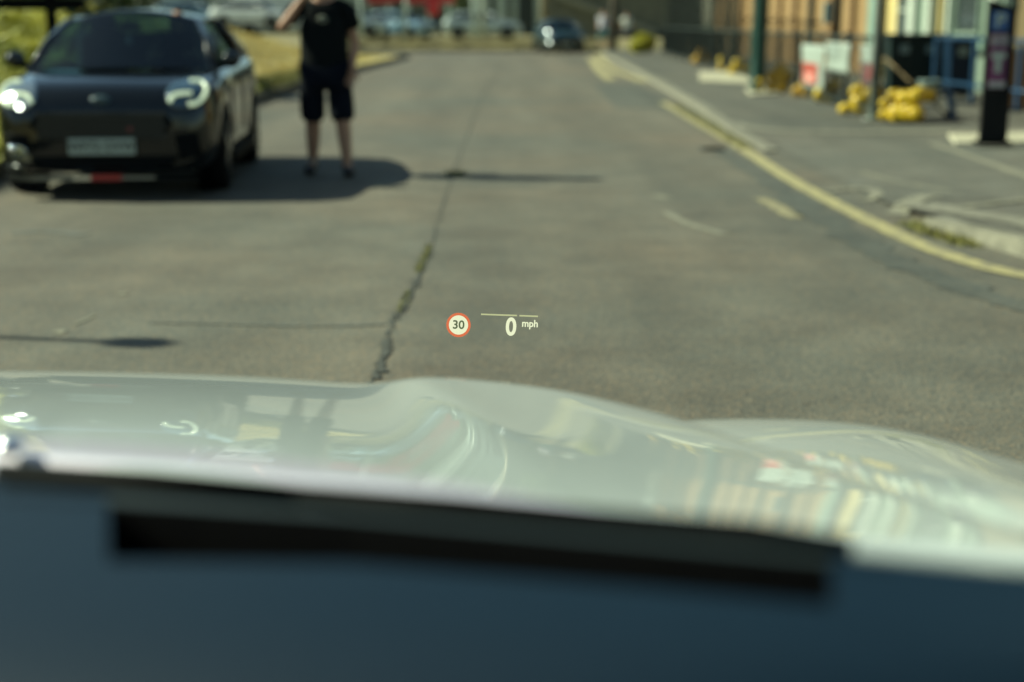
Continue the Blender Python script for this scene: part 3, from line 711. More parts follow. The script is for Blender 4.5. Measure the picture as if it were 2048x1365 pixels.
# ================================================================== MAN STANDING IN THE ROAD
def skin_obj(name, verts, edges, radii, m, parent, subs=2, root=0):
    me = bpy.data.meshes.new(name); me.from_pydata(verts, edges, []); me.materials.append(m)
    o = link(name, me, parent)
    s = o.modifiers.new('skin','SKIN'); s.use_smooth_shade = True
    if not me.skin_vertices: me.attributes
    sv = me.skin_vertices[0].data
    for i, r_ in enumerate(radii):
        sv[i].radius = r_ if isinstance(r_, tuple) else (r_, r_); sv[i].use_root = (i == root)
    sb = o.modifiers.new('sub','SUBSURF'); sb.levels = subs; sb.render_levels = subs
    bpy.context.view_layer.update()
    me2 = bpy.data.meshes.new_from_object(o.evaluated_get(bpy.context.evaluated_depsgraph_get()))
    o.modifiers.clear(); o.data = me2; me2.polygons.foreach_set('use_smooth',[True]*len(me2.polygons)); return o
def hand(parent, wrist, direction, palm_n, m=M_skin, s=1.0):
    d = Vector(direction).normalized(); nn = Vector(palm_n).normalized(); sdv = d.cross(nn).normalized(); w_ = Vector(wrist)
    vs = [w_-d*.03, w_+d*.03, w_+d*.075]; ed = [(0,1),(1,2)]; rr = [(.026,.02),(.038,.016),(.040,.014)]
    for k in range(4):
        b0 = w_+d*.078+sdv*(-.030+.020*k); L = (.070,.080,.074,.058)[k]
        i0 = len(vs); vs += [b0, b0+d*L*.45+nn*.008, b0+d*L*.8+nn*.028, b0+d*L*.9+nn*.045]
        ed += [(2,i0),(i0,i0+1),(i0+1,i0+2),(i0+2,i0+3)]; rr += [.010,.0095,.009,.008]
    i0 = len(vs); vs += [w_+d*.03-sdv*.04+nn*.01, w_+d*.06-sdv*.062+nn*.02, w_+d*.085-sdv*.066+nn*.03]; ed += [(1,i0),(i0,i0+1),(i0+1,i0+2)]; rr += [.014,.011,.010]
    return vs, ed, rr
def person(label, loc, rz, shirt, shorts, pose='stand', scale=1.0, hair=M_hair, hi=True, shoe=M_shoe):
    T = thing('person', label, 'person', loc, rz); T.scale = (scale,)*3
    # local: faces -Y, his right side is -X in the picture
    hipL, hipR = Vector((.095,0,.90)), Vector((-.095,0,.90))
    kL, kR = Vector((.135,-.10,.50)), Vector((-.110,.02,.49))
    aL, aR = Vector((.165,-.10,.09)), Vector((-.125,.09,.09))
    tL, tR = Vector((.200,-.26,.035)), Vector((-.165,-.06,.035))
    shL, shR = Vector((.185,0,1.43)), Vector((-.185,0,1.43))
    if pose == 'raise':
        eR, wR = Vector((-.335,-.10,1.24)), Vector((-.155,-.17,1.49))
        eL, wL = Vector((.245,.03,1.13)), Vector((.215,-.07,.90))
    else:
        eR, wR = Vector((-.235,.03,1.13)), Vector((-.22,-.08,.90))
        eL, wL = Vector((.235,.03,1.13)), Vector((.22,-.05,.88))
    vs = [Vector((0,0,.95)), Vector((0,-.015,1.12)), Vector((0,-.005,1.32)), Vector((0,.01,1.45)), Vector((0,.005,1.52)), Vector((0,-.01,1.60)), Vector((0,-.015,1.68)), Vector((0,-.01,1.735))]
    ed = [(i,i+1) for i in range(7)]; rr = [(.165,.115),(.155,.115),(.175,.12),(.10,.075),(.058,.058),(.072,.088),(.078,.098),(.055,.07)]
    def chain(start, pts, rad):
        i0 = len(vs); vs.extend(pts); rr.extend(rad); ed.append((start,i0)); ed.extend([(i0+k,i0+k+1) for k in range(len(pts)-1)]); return i0
    for (h_,k_,a_,t_) in ((hipL,kL,aL,tL),(hipR,kR,aR,tR)):
        chain(0, [h_, h_.lerp(k_,.5), k_, k_.lerp(a_,.3)+Vector((0,.015,0)), a_, t_.lerp(a_,.5)*1.0+Vector((0,0,-.025)), t_], [.090,.080,.062,.066,.040,(.038,.032),(.036,.025)])
    ends = {}
    for nm,(s_,e_,w_) in {'L':(shL,eL,wL),'R':(shR,eR,wR)}.items():
        i0 = chain(3, [s_, s_.lerp(e_,.5), e_, e_.lerp(w_,.35), w_], [.062,.050,.042,.042,.027]); ends[nm] = i0+4
        d = (w_-e_).normalized()
        pn = Vector((0,-1,0)) if nm == 'L' else Vector((.4,.9,.1))
        if abs(d.dot(pn.normalized())) > .9: pn = Vector((1,0,0))
        hv, he, hr = hand(None, w_, d, pn)
        o_ = len(vs); vs.extend(hv[1:]); rr.extend(hr[1:]); ed.append((ends[nm], o_)); ed.extend([(a-1+o_, b_-1+o_) for a,b_ in he if a > 0])
    body = skin_obj('body', vs, ed, rr, M_skin, T, 2 if hi else 1)
    # clothing, slightly larger chains
    tv = [Vector((0,0,.78)), Vector((0,-.01,.95)), Vector((0,-.015,1.14)), Vector((0,-.005,1.32)), Vector((0,.01,1.45)), Vector((0,.005,1.495))]; te = [(i,i+1) for i in range(5)]
    tr = [(.222,.165),(.212,.158),(.208,.158),(.212,.150),(.115,.09),(.07,.07)]
    for (s_,e_) in ((shL,eL),(shR,eR)):
        i0 = len(tv); tv += [s_, s_.lerp(e_,.38), s_.lerp(e_,.68)]; te += [(4,i0),(i0,i0+1),(i0+1,i0+2)]; tr += [.082,.084,.086]
    skin_obj('t_shirt', tv, te, tr, shirt, T, 2 if hi else 1)
    tv = [Vector((0,0,.90))]; te = []; tr = [(.190,.140)]
    for (h_,k_) in ((hipL,kL),(hipR,kR)):
        i0 = len(tv); hh = h_+Vector((math.copysign(.012,h_.x),0,-.04)); tv += [hh, hh.lerp(k_,.5), hh.lerp(k_,1.14)]; te += [(0,i0),(i0,i0+1),(i0+1,i0+2)]; tr += [.118,.113,.108]
    skin_obj('shorts', tv, te, tr, shorts, T, 2 if hi else 1)
    for k_, (a_,t_) in enumerate(((aL,tL),(aR,tR))):
        b = B().ell((a_.x*.5+t_.x*.5, (a_.y+t_.y)/2-.01, .045), (.052,.145,.045), 14, 8).ell((a_.x,a_.y+.01,.075),(.047,.062,.05),12,8)
        b.make('shoe', shoe, T, True)
        B().tube([(a_.x,a_.y,.09),(a_.x,a_.y,.15)], [.044,.043], 12).make('sock', M_sock if k_ else shoe, T, True) if k_ else None
    # head details
    hr_ = B().ell((0,.012,1.715),(.088,.108,.085),18,12).make('hair', hair, T, True)
    if hi:
        for sx in (-1,1):
            B().ell((sx*.032,-.100,1.675),(.012,.010,.008),10,6).make('eye', M_eye, T, True)
            B().ell((sx*.084,.0,1.655),(.012,.022,.032),10,8).make('ear', M_skin, T, True)
            B().box((sx*.033,-.106,1.697),(.034,.008,.007)).make('eyebrow', hair, T, bevel=.003)
        B().tube([(0,-.100,1.675),(0,-.122,1.635),(0,-.108,1.628)],[.008,.014,.010],8).make('nose', M_skin, T, True)
        B().ell((0,-.098,1.598),(.024,.008,.006),12,6).make('mouth', mat('lips',(.30,.10,.08),.5), T, True)
    return T
pf = G(656,349)
man = person('man in black t-shirt and dark shorts standing in the road, hand raised to his face', (pf.x,pf.y,0), R(4), M_tshirt, M_shorts, 'raise', 1.0); man.scale = (1.07,1.07,1.0)
B().ell((.0,-.158,1.325),(.045,.012,.030),16,8).make('shirt_emblem', M_print, man, True)
for k in range(3): B().box((-.03+.03*k,-.172,1.325+.004*k),(.012,.004,.035)).make('emblem_mark', M_tshirt, man)

# far walkers
w1 = G(1206,104); w2 = G(1252,97)
M_top1 = mat('pale_lilac_top',(.50,.50,.55),.8); M_short1 = mat('teal_shorts',(.08,.22,.22),.8); M_top2 = mat('white_top',(.50,.54,.50),.8); M_dk = mat('dark_trousers',(.03,.04,.05),.8)
person('walker in pale lilac top and teal shorts left of the thin tree trunk', (w1.x,w1.y,.09), R(0), M_top1, M_short1, scale=1.0, hi=False)
person('walker in white top and dark trousers right of the thin tree trunk', (w2.x,w2.y,.09), R(180), M_top2, M_dk, scale=.98, hi=False)

# ================================================================== RIGHT SIDE
FH = .09
def G9(px, py): return G(px, py, FH)
# railing runs from far to near in bays
ra, rb = G9(1325,109), G9(1500,162); rc = G9(1750,240)
def railing(label, a, b, h, bay, group, bar=.055, barm=M_darkrail):
    d = b-a; L = d.length; u = d/L; ang = math.atan2(d.y,d.x); T = thing('railing', label, 'railing', a, ang, group)
    n = max(1, round(L/bay))
    for k in range(n+1): B().box((L*k/n,0,h/2+.03),(.06,.06,h+.06)).make('post', M_darkrail, T)
    B().box((L/2,0,h),(L,.05,.045)).make('top_rail', M_darkrail, T); B().box((L/2,0,.12),(L,.045,.04)).make('bottom_rail', M_darkrail, T)
    bb = B(); m_ = int(L/.15)
    for k in range(m_): bb.box(((k+.5)*L/m_,0,h/2+.05),(bar*.26,.011,h-.14))
    o = bb.make('bars', barm, T); o['kind'] = 'stuff'; return T
gR = 'dark railings along the right hand footpath'
railing('dark upright bar railing from the green lamp post to the far end of the footpath', ra, rb, 1.02, 2.5, gR)
railing('dark upright bar railing with banners between the green post and the grey post', rb, rc, 1.02, 2.2, gR)
# taller gate section far away
ga = G9(1312,104)+Vector((.5,0,0)); gb = G9(1418,133)+Vector((.8,0,0))
railing('tall dark palisade fence behind the far end of the railing', ga, gb, 2.9, 3.0, 'tall palisade', bar=.09)

# green lamp post
p = G9(1513,187)
t = thing('lamp_post', 'thick dark green lamp post standing at the railing', 'lamp post', p)
B().lathe([(.13,0),(.13,.03),(.115,.06),(.112,1.15),(.098,1.22),(.096,5.2),(.05,5.3)],n=24).make('post', M_green, t, True)
B().tube([(0,0,5.2),(-.3,0,5.5),(-.9,0,5.6)], .035).make('arm', M_green, t, True)
B().box((-1.1,0,5.58),(.55,.2,.1)).make('lantern', M_grey_post, t, bevel=.03)
B().box((-.11,0,.75),(.02,.1,.35)).make('access_door', M_green, t)
# grey pole
p = G9(1753,238)+Vector((-.10,-.14,0))
t = thing('steel_pole', 'slim pale grey steel pole at the near end of the railing', 'pole', p)
B().tube([(0,0,0),(0,0,4.2)], .042, 16).make('pole', M_grey_post, t, True)
B().tube([(0.075,.05,0),(0.075,.05,4.2)], .030, 12).make('shade_edge', M_darkrail, t, True)  # dark tube added as the shade down the pole's right side
B().box((0,-.05,3.2),(.55,.02,.55)).make('sign_plate', M_grey_post, t)
B().box((0,0,.01),(.18,.18,.02)).make('base_plate', M_grey_post, t)
# dark post with a small grey box
p = G9(1676,228)+Vector((1.0,3.5,0))
t = thing('dark_post', 'dark narrow post carrying a small pale grey box in front of the orange wall', 'post', (P(1676,60,p.y).x,p.y,0))
B().tube([(0,0,0),(0,0,5.0)], .05, 12).make('post', M_darkrail, t, True)
B().box((-.18,-.06,1.45),(.14,.10,.32)).make('control_box', M_binlab, t, bevel=.01)
# leaning timber
a = G9(1893,236); b_ = P(1768,115,a.y+.5)
t = thing('leaning_pole', 'thin tan timber pole leaning from the railing down to the ground', 'pole', a)
B().tube([(0,0,.03), b_-a], .017, 8).make('shaft', M_wood, t, True); B().tube([(0,0,.0),(0,0,.06)],.035,8).make('ferrule', M_trim, t)

# banners tied to the railing
def banner(label, px0, px1, top, bot, m, parts, cat='banner'):
    y = None
    d = rc-rb
    def onfence(px):  # where the sight line to px meets the railing plane, just in front
        for k in range(400):
            q = rb.lerp(rc, k/400)
            if q.x/ q.y >= ((px-1024)/FPX)/(CP): return q
        return rc
    a0, a1 = onfence(px0), onfence(px1); n_ = Vector((-.06,-.0,0))
    T = thing('banner', label, cat, a0)
    def patch(nm, u0, u1, v0, v1, mm, off, curve=0, par=T):
        rows = []
        for i in range(9):
            v_ = v0+(v1-v0)*i/8; r_ = []
            for j in range(9):
                u_ = u0+(u1-u0)*j/8; q = (a1-a0)*u_
                sag = curve*4*(u_)*(1-u_) if i == 0 else 0
                zt_ = P(px0,top,a0.y).z-FH; zb_ = P(px0,bot,a0.y).z-FH
                z = zb_+(zt_-zb_)*v_ - curve*(1-v_)*0
                r_.append(Vector((q.x-.05-off+.015*math.sin(u_*9+v_*4), q.y, z)))
            rows.append(r_)
        g_ = grid(nm, rows, mm, par); s_ = g_.modifiers.new('t','SOLIDIFY'); s_.thickness = .004; return g_
    patch('cloth', 0,1,0,1,m,0)
    for q in parts: patch(*q)
    return T
banner('narrow white banner with a red block on the railing right of the amber drum', 1584, 1628, 88, 172, M_banner_w, [('print',.05,.72,.10,.58,M_banner_r,.008),('print',.25,.6,.12,.35,mat('pink_print',(.55,.22,.18),.6),.014)])
bn = banner('white banner with a grey disc hanging on the railing between two posts', 1630, 1676, 84, 140, M_banner_w, [('print',.05,.60,.42,.95,M_banner_g,.008)])
banner('grey banner with a dark red block beside the slim grey pole', 1698, 1752, 90, 125, M_banner_g, [])
banner('dark maroon banner with a brighter red square beside the grey pole', 1700, 1754, 125, 170, M_banner_m, [('print',.50,.98,.30,.98,M_banner_dr,.008)])

# bundles of yellow drums lying by the railing
def yellow_bundle(label, px, py, pts, m, ln=.5, rz=0, group='yellow drums along the foot of the railing'):
    f_ = .80 if px > 1700 else .72; pts = [(a*f_,b*f_,c*f_*random.uniform(.85,1.1)) for a,b,c in pts]; ln *= f_
    p_ = G9(px,py)+(Vector((-.14,-.25,0)) if px > 1700 else Vector((-.06,-.1,0))); T = thing('yellow_drums', label, 'drums', p_, rz, group)
    for (x,z,r_) in pts:
        yo = random.uniform(-.04,.04)
        d_ = B().lathe([(r_*.55,-.01),(r_*.9,0),(r_,.04),(r_,ln*.3),(r_*.94,ln*.33),(r_,ln*.36),(r_,ln*.64),(r_*.94,ln*.67),(r_,ln*.7),(r_,ln-.04),(r_*.9,ln)], (0,0,0), 18, 'Y').make('drum', m, T, True)
        d_.location = (x,yo,z); d_.rotation_euler = (random.uniform(-.12,.12),0,random.uniform(-.35,.35)); d_.scale = (1,random.uniform(.7,1.1),1)
        B().lathe([(r_*.30,-.02),(r_*.30,.0)], (0,-.01,0), 12,'Y').make('bung', M_orange, d_)
    return T
yellow_bundle('bright yellow stack of drums right of the slim grey pole', 1806, 241, [(-.24,.09,.085),(-.24,.27,.08),(-.05,.13,.13),(.16,.15,.15),(.02,.35,.13),(.24,.38,.10),(.30,.14,.12),(-.12,.42,.07)], M_yellow, .7, R(-38))
yellow_bundle('yellow stack of drums under the maroon banner left of the grey pole', 1728, 226, [(-.20,.10,.10),(0,.16,.15),(.17,.30,.16),(.10,.47,.12),(-.08,.36,.10)], M_yellow, .5, R(-25))
yellow_bundle('two yellow drums under the white banner with the grey disc', 1653, 206, [(-.10,.16,.13),(.10,.34,.14),(.12,.12,.10)], M_yellow, .4, R(-25))
yellow_bundle('low yellow drums below the red and white banner', 1608, 195, [(-.12,.12,.12),(.10,.12,.12),(0,.28,.10)], M_orange, .4, R(-25))
yellow_bundle('tall amber stack of drums just right of the green lamp post', 1556, 187, [(-.12,.16,.16),(.12,.16,.15),(-.10,.42,.15),(.11,.44,.13),(0,.60,.10)], M_orange, .45, R(-25))
yellow_bundle('single small yellow drum at the foot of the green lamp post', 1519, 187, [(0,.13,.12),(.03,.30,.07)], M_yellow, .35, R(-20))
yellow_bundle('yellow drums just left of the green lamp post', 1477, 153, [(-.1,.16,.16),(.12,.2,.18),(0,.42,.16)], M_yellow, .4, R(-20))
yellow_bundle('second yellow stack left of the green lamp post', 1446, 144, [(0,.16,.15),(.05,.42,.14)], M_yellow, .4, R(-20))
yellow_bundle('farthest dull yellow stack along the railing', 1405, 130, [(-.25,.18,.18),(.1,.22,.2),(0,.5,.16)], M_orange, .4, R(-20))

# wheelie bins behind the railing's near end
def bin_(label, px, py, m, h=1.02, w_=.5, rz=0, group='dark bins in a row right of the grey pole'):
    p_ = G9(px,py); T = thing('wheelie_bin', label, 'bin', p_, rz, group)
    b = B(); a = w_/2
    b.add([(-a*.8,-a*.8,.06),(a*.8,-a*.8,.06),(a*.8,a*.8,.06),(-a*.8,a*.8,.06),(-a,-a,h-.08),(a,-a,h-.08),(a,a,h-.08),(-a,a,h-.08)], [(0,3,2,1),(4,5,6,7),(0,1,5,4),(1,2,6,5),(2,3,7,6),(3,0,4,7)])
    b.make('bin_body', m, T, bevel=.02)
    B().box((0,0,h-.03),(w_*1.1,w_*1.12,.07)).make('lid', m, T, bevel=.025)
    B().tube([(-a*.8,a*1.15,h-.08),(a*.8,a*1.15,h-.08)], .018, 8).make('handle', m, T)
    B().box((0,-a-.005,h-.25),(.16,.012,.14)).make('sticker', M_binlab, T)
    for sx in (-1,1): B().lathe([(.1,-.025),(.1,.025)], (sx*a*.75,a*.85,.10), 16,'X').make('wheel', M_rubber, T)
    return T
bin_('dark green bin nearest to the slim grey pole', 1796, 190, M_bin)
bin_('second dark green bin right of the grey pole', 1846, 190, M_bin, rz=.05)
bin_('dark green bin beside the blue barrier', 1884, 191, M_bin, .98, .42, -.05)
bin_('navy blue bin behind the blue barrier', 1912, 196, M_bluebin, 1.0, .42)
t = thing('cardboard_tub', 'small pale grey tub low down behind the yellow drums', 'tub', G9(1856,205)); B().lathe([(.13,0),(.17,.32),(.18,.34),(.15,.34),(.12,.05)],n=18).make('tub', M_binlab, t, True); B().box((0,-.16,.2),(.1,.01,.1)).make('sticker', M_banner_w, t)

# blue barrier
a = G9(1866,200); b_ = G9(2140,244); d = b_-a; L = d.length
t = thing('barrier', 'blue tubular metal barrier behind the parking machine', 'barrier', a, math.atan2(d.y,d.x))
for z in (.97,.30): B().tube([(0,0,z),(L,0,z)], .024, 8).make('rail', M_blue, t, True)
for k in range(4): B().box((L*k/3,0,.5),(.07,.05,.98)).make('upright', M_blue, t)
for k in range(4): B().box((L*k/3,-.12,.05),(.05,.45,.05)).make('foot', M_blue, t)
p = G9(1905,238)
t = thing('blue_prop', 'short bright blue prop leaning by the foot of the barrier', 'prop', p); B().box((-.02,.02,.18),(.09,.05,.42), ry=-.2).make('prop', M_blue, t, bevel=.01); B().box((-.1,.02,.40),(.14,.06,.03)).make('cap', M_blue, t)

# parking pay machine
p = G9(1984,290)
t = thing('pay_machine', 'black parking pay machine with blue P sign and purple notice on its front', 'parking machine', (p.x,p.y,FH+.035), R(-12))
Hm = 1.41; wM = .265; dM = .17
b = B(); b.add([(-wM/2,-dM/2,0),(wM/2,-dM/2,0),(wM/2,dM/2,0),(-wM/2,dM/2,0),(-wM/2,-dM/2,Hm-.02),(wM/2,-dM/2,Hm-.10),(wM/2,dM/2,Hm-.10),(-wM/2,dM/2,Hm)],[(0,3,2,1),(4,5,6,7),(0,1,5,4),(1,2,6,5),(2,3,7,6),(3,0,4,7)])
b.make('cabinet', M_machine, t, bevel=.012)
fy_ = -dM/2
s1 = B().box((-.015,fy_-.006,1.185),(.155,.012,.185)).make('sign_panel', M_psign, t, bevel=.003)
text_mesh('sign_letter', 'P', .19, M_banner_w, s1, Matrix.Translation((-.015,fy_-.0135,1.185)) @ Matrix.Rotation(R(90),4,'X'), .001, bold=.004)
s2 = B().box((-.01,fy_-.006,.80),(.165,.010,.53)).make('notice', M_purple, t, bevel=.003)
B().box((-.01,fy_-.013,1.00),(.16,.004,.105)).make('notice_header', M_pink, s2)
B().box((-.01,fy_-.013,.855),(.135,.004,.06)).make('notice_symbol', M_banner_w, s2)
B().box((-.01,fy_-.0135,.765),(.055,.004,.16)).make('notice_symbol', M_banner_w, s2)
B().box((-.01,fy_-.013,.57),(.16,.004,.06)).make('notice_footer', M_pink, s2)
for k in range(3): B().box((-.01,fy_-.0165,.97+.03*k),(.12,.003,.008)).make('notice_line', M_purple, s2)
B().box((0,0,-.012),(.36,.26,.024)).make('base_plate', M_trim, t)

# ---------------- buildings on the right
def window(parent, c, w_, h_, frame=M_white, nx=2, nz=2, depth=.08, face='-X'):
    """window in a wall facing -X, c = centre on the wall face"""
    x,y,z = c
    pn = B().box((x-.005,y,z),(.02,w_,h_)).make('window', M_pane, parent)
    f = B(); fr = .07
    for s_ in (-1,1):
        f.box((x-.03,y+s_*(w_/2),z),(depth,fr,h_+fr)); f.box((x-.032,y,z+s_*(h_/2)),(depth,w_-fr,fr))
    for k in range(1,nx): f.box((x-.025,y-w_/2+w_*k/nx,z),(.05,.04,h_-fr))
    for k in range(1,nz): f.box((x-.027,y,z-h_/2+h_*k/nz),(.05,w_-fr,.04))
    f.make('window_frame', frame, pn); B().box((x-.07,y,z-h_/2-.07),(.16,w_+.2,.06)).make('sill', frame, pn)
    return pn
XW = 8.6
t = thing('brick_building', 'long orange brick building with dark vertical pilasters behind the railing', 'building', (XW,0,0))
y0,y1,Hh = 33.5, 62.0, 5.6
B().box((4,(y0+y1)/2,Hh/2),(8,y1-y0,Hh)).make('wall', M_brick, t)
B().box((3.9,(y0+y1)/2,Hh+.12),(8.6,y1-y0+.6,.24)).make('roof', M_slate, t)
B().box((-.03,(y0+y1)/2,.35),(.06,y1-y0-.1,.7)).make('plinth', M_brickdark, t)
for k,yy in enumerate(np.linspace(y0+.6,y1-.4,12)):
    B().box((-.07,yy,Hh/2),(.14,.38 if k%2 else .55,Hh-.1)).make('pilaster', M_brickdark if k%3 else M_darkrail, t)
for yy in (37.2,42.0,52.0,57.0): window(t, (0,yy,4.1), 1.1, 1.2)
t['label'] = 'long orange brick building with dark vertical pilasters behind the railing'
# cream and teal house
t = thing('cream_house', 'house with pale teal and cream front and white sash window right of the orange building', 'house', (XW-.4,0,0))
B().box((4,30.65,3.2),(8,5.5,6.4)).make('wall', M_cream, t); B().box((4,30.65,6.5),(8.6,5.5,.25)).make('roof', M_slate, t)
B().box((-.04,32.7,3.2),(.08,1.25,6.3)).make('teal_panel', M_teal, t)
B().box((-.08,31.95,3.2),(.10,.10,6.3)).make('downpipe', M_darkrail, t)
window(t, (0,30.4,1.55), .85, 1.7, nx=1, nz=2); window(t, (0,30.4,4.6), .9, 1.4)
B().box((-.08,29.45,1.9),(.18,.50,3.8)).make('column', M_white, t); B().box((-.10,28.2,1.9),(.18,.30,3.8)).make('column', M_white, t)
B().box((-.02,28.8,1.4),(.06,.8,2.4)).make('door', M_porch, t)
B().box((-.5,28.9,3.95),(1.2,1.9,.22)).make('canopy', M_white, t, bevel=.03)
t = thing('sage_house', 'sage green fronted house with a dark window behind the blue barrier', 'house', (XW-.3,0,0))
B().box((4,26.1,3.0),(8,3.5,6.0)).make('wall', M_porch, t); B().box((4,26.1,6.1),(8.6,3.4,.24)).make('roof', M_slate, t)
window(t, (0,26.45,1.95), 1.35, 1.7, M_porch, 1, 1); window(t, (0,26.2,4.3), 1.1, 1.3)
B().box((-.05,24.95,1.7),(.12,.35,3.4)).make('column', M_white, t); B().box((-.05,27.5,1.7),(.12,.18,3.4)).make('column', M_white, t)
B().box((-.08,26.2,.9),(.16,2.1,.16)).make('ledge', M_teal, t)
t = thing('brown_building', 'brown brick building front right behind the parking machine', 'building', (XW-.2,0,0))
B().box((4,20.2,3.2),(8,8.1,6.4)).make('wall', mat('dull_brown_brick',(.10,.075,.032),.9,col2=(.125,.085,.035),scale=3,bump=.3), t)
B().box((4,20.2,6.5),(8.5,8.3,.24)).make('roof', M_slate, t)
window(t, (0,19.6,4.3), 1.2, 1.4)
# brick flank with stair rail right of the machine
t = thing('garden_wall', 'brown brick wall with a sloping dark handrail right of the parking machine', 'wall', (XW-.75,16.5,0))
B().box((.15,1.0,1.6),(.3,5.0,3.2)).make('brickwork', M_brick, t); B().box((.15,1.0,3.24),(.36,5.1,.08)).make('coping', M_stone_l, t)
B().tube([(-.25,3.0,1.0),(-.25,-.8,.35)], .03, 8).make('handrail', M_darkrail, t, True); 
for k in range(3): B().tube([(-.25,2.8-1.6*k,.95-.27*k),(-.25,2.8-1.6*k,.0)], .02, 8).make('baluster', M_darkrail, t)
t = thing('garden_wall', 'low rough brown wall behind the navy bin', 'wall', (7.3,20.6,0))
B().box((.1,0,.45),(.9,.3,.9)).make('brickwork', M_brickdark, t); B().box((.1,0,.93),(.96,.36,.06)).make('coping', M_stone_l, t)

# ---------------- far end
t = thing('stone_building', 'large olive grey stone wall with a sloping pale coping at the end of the road', 'building', (0,0,0))
xa, xb = P(1092,60,80).x, P(1330,60,80).x
B().box(((xa+xb)/2+1,84,5),(xb-xa+2,8,10)).make('wall', M_stone, t)
q0 = P(1110,-10,79.8); q1 = P(1312,66,79.8)
B().box(((q0.x+q1.x)/2,79.85,(q0.z+q1.z)/2),((q1-q0).length,.25,.28), ry=math.atan2(q0.z-q1.z,q1.x-q0.x)).make('coping', M_stone_l, t)
for k in range(4): B().box((xa+1.2+1.7*k,79.9,7.6),(.8,.16,1.4)).make('window', M_pane, t)
B().box(((xa+xb)/2+1,84,10.1),(xb-xa+2.5,8.5,.3)).make('roof', M_slate, t)

t = thing('shop_building', 'low shop with a red fascia and pale piers beyond the parked cars', 'building', (0,0,0))
xa, xb = P(690,60,100).x, P(905,60,100).x
B().box(((xa+xb)/2,104,3.2),(xb-xa,8,6.4)).make('wall', M_shopgrey, t)
B().box(((xa+xb)/2+.9,99.9,3.0),((xb-xa)*.82,.3,.85)).make('fascia', M_shopred, t)
B().box(((xa+xb)/2,99.95,1.4),(xb-xa-.4,.12,1.9)).make('shopfront', M_pane, t)
for k in range(6): B().box((xa+.3+(xb-xa-.6)*k/5,99.85,1.4),(.22,.2,2.2)).make('pier', M_palecol, t)
B().box(((xa+xb)/2,104,6.5),(xb-xa+.6,8.6,.3)).make('roof', M_slate, t)
B().ell((P(866,18,99).x,99,P(866,18,99).z),(.45,.08,.5),16,8).make('round_sign', M_shopred, t, True)
t = thing('pale_building', 'pale grey green clad building with dark bays behind the verge in the middle', 'building', (0,0,0))
xa, xb = P(940,60,96).x, P(1080,60,96).x
B().box(((xa+xb)/2,100,3.6),(xb-xa,8,7.2)).make('wall', M_palecol, t)
for px,wd in ((1052,1.1),(985,.35),(1018,.3)): B().box((P(px,60,95.9).x,95.95,3.0),(wd,.12,5.6)).make('bay', M_dark, t)
B().box(((xa+xb)/2,100,7.3),(xb-xa+.6,8.4,.25)).make('roof', M_slate, t)
t = thing('dark_building', 'long dark building behind the parked cars on the left', 'building', (0,0,0))
xa, xb = P(100,60,110).x, P(690,60,105).x
B().box(((xa+xb)/2,112,2.9),(xb-xa,8,5.8)).make('wall', M_shopgrey, t); B().box(((xa+xb)/2,112,6.1),(xb-xa+1,9,.5)).make('roof', M_slate, t)
for k in range(7): B().box((xa+1.5+(xb-xa-3)*k/6,107.9,1.9),(1.6,.14,2.6)).make('window', M_pane, t)
# posts in the middle distance
for nm,px,y,w_,h_,m,lab in [('signal_post',949,72,.20,4.2,M_palecol,'pale post standing left of the pair on the far verge'),('signal_post',966,74,.24,4.5,M_white,'whiter post right of the pair on the far verge'),('lamp_post',1087,69,.34,6.5,M_tan,'tan painted lamp post left of the small dark blue car'),
        ('signal_post',722,73,.14,3.2,M_palecol,'thin pale post right of the man below the red fascia'),('signal_post',812,75,.12,3.2,M_palecol,'thin pale post below the middle of the red fascia'),('signal_post',800,73,.14,1.9,M_green,'short dark green post among the parked cars')]:
    x = P(px,60,y).x; t = thing(nm, lab, 'post', (x,y,.45))
    B().tube([(0,0,0),(0,0,h_)], w_/2, 12).make('post', m, t, True); B().box((0,-.05,h_-.2),(w_*2.4,w_*1.2,.5)).make('head', m, t, bevel=.03)
shrub('tall narrow dark green conifer left of the pale posts', P(925,60,88).x, 88, .4, [(0,0,1.2+.7*k,.55-.04*k,.5,.6) for k in range(8)], 5000, .10, M_leaf, 'conifer', 'tree')
shrub('rounded yellow green bush at the far end of the footpath', P(1284,80,58).x, 58, .1, [(0,0,.35,.42,.4,.42),(-.2,0,.25,.3,.3,.3),(.25,.1,.4,.35,.3,.35)], 3500, .05, M_blade_green)
c = G9(1226,101); tree('thin dark trunked street tree between the two walkers', c.x, c.y, FH, 8.5, 2.4, .17, 12000, cz=6.4)
tree('broad leafy tree behind the white van', -17, 92, .4, 9, 3.2, .25, 9000)
tree('leafy tree behind the dark building far left', -30, 120, .4, 11, 4, .3, 7000)
tree('leafy tree between the shop and the pale building', -1.5, 112, .4, 10, 3.4, .25, 8000)
tree('tall tree rising behind the stone building', 12, 95, .4, 13, 4, .3, 9000)

# lamp with a small post-top lantern, its shadow falls across the road
hL = 4.6; xs, ysx = -1.55, G(280,686).y
t = thing('lamp_post', 'slim lamp post with a small round lantern on the green bank', 'lamp post', (xs-hL/.76, ysx+.17*hL/.76, 0))
B().tube([(0,0,0),(0,0,hL-.08)], .027, 10).make('post', M_grey_post, t, True)
B().lathe([(.05,-.085),(.09,-.06),(.10,.03),(.07,.07),(.02,.085)],(0,0,hL),20).make('lantern', M_trim, t, True)

# ================================================================== OUR OWN CAR
own = thing('our_car', 'pale grey car we sit in, seen from the driver seat over its bonnet', 'car', (0,0,0))
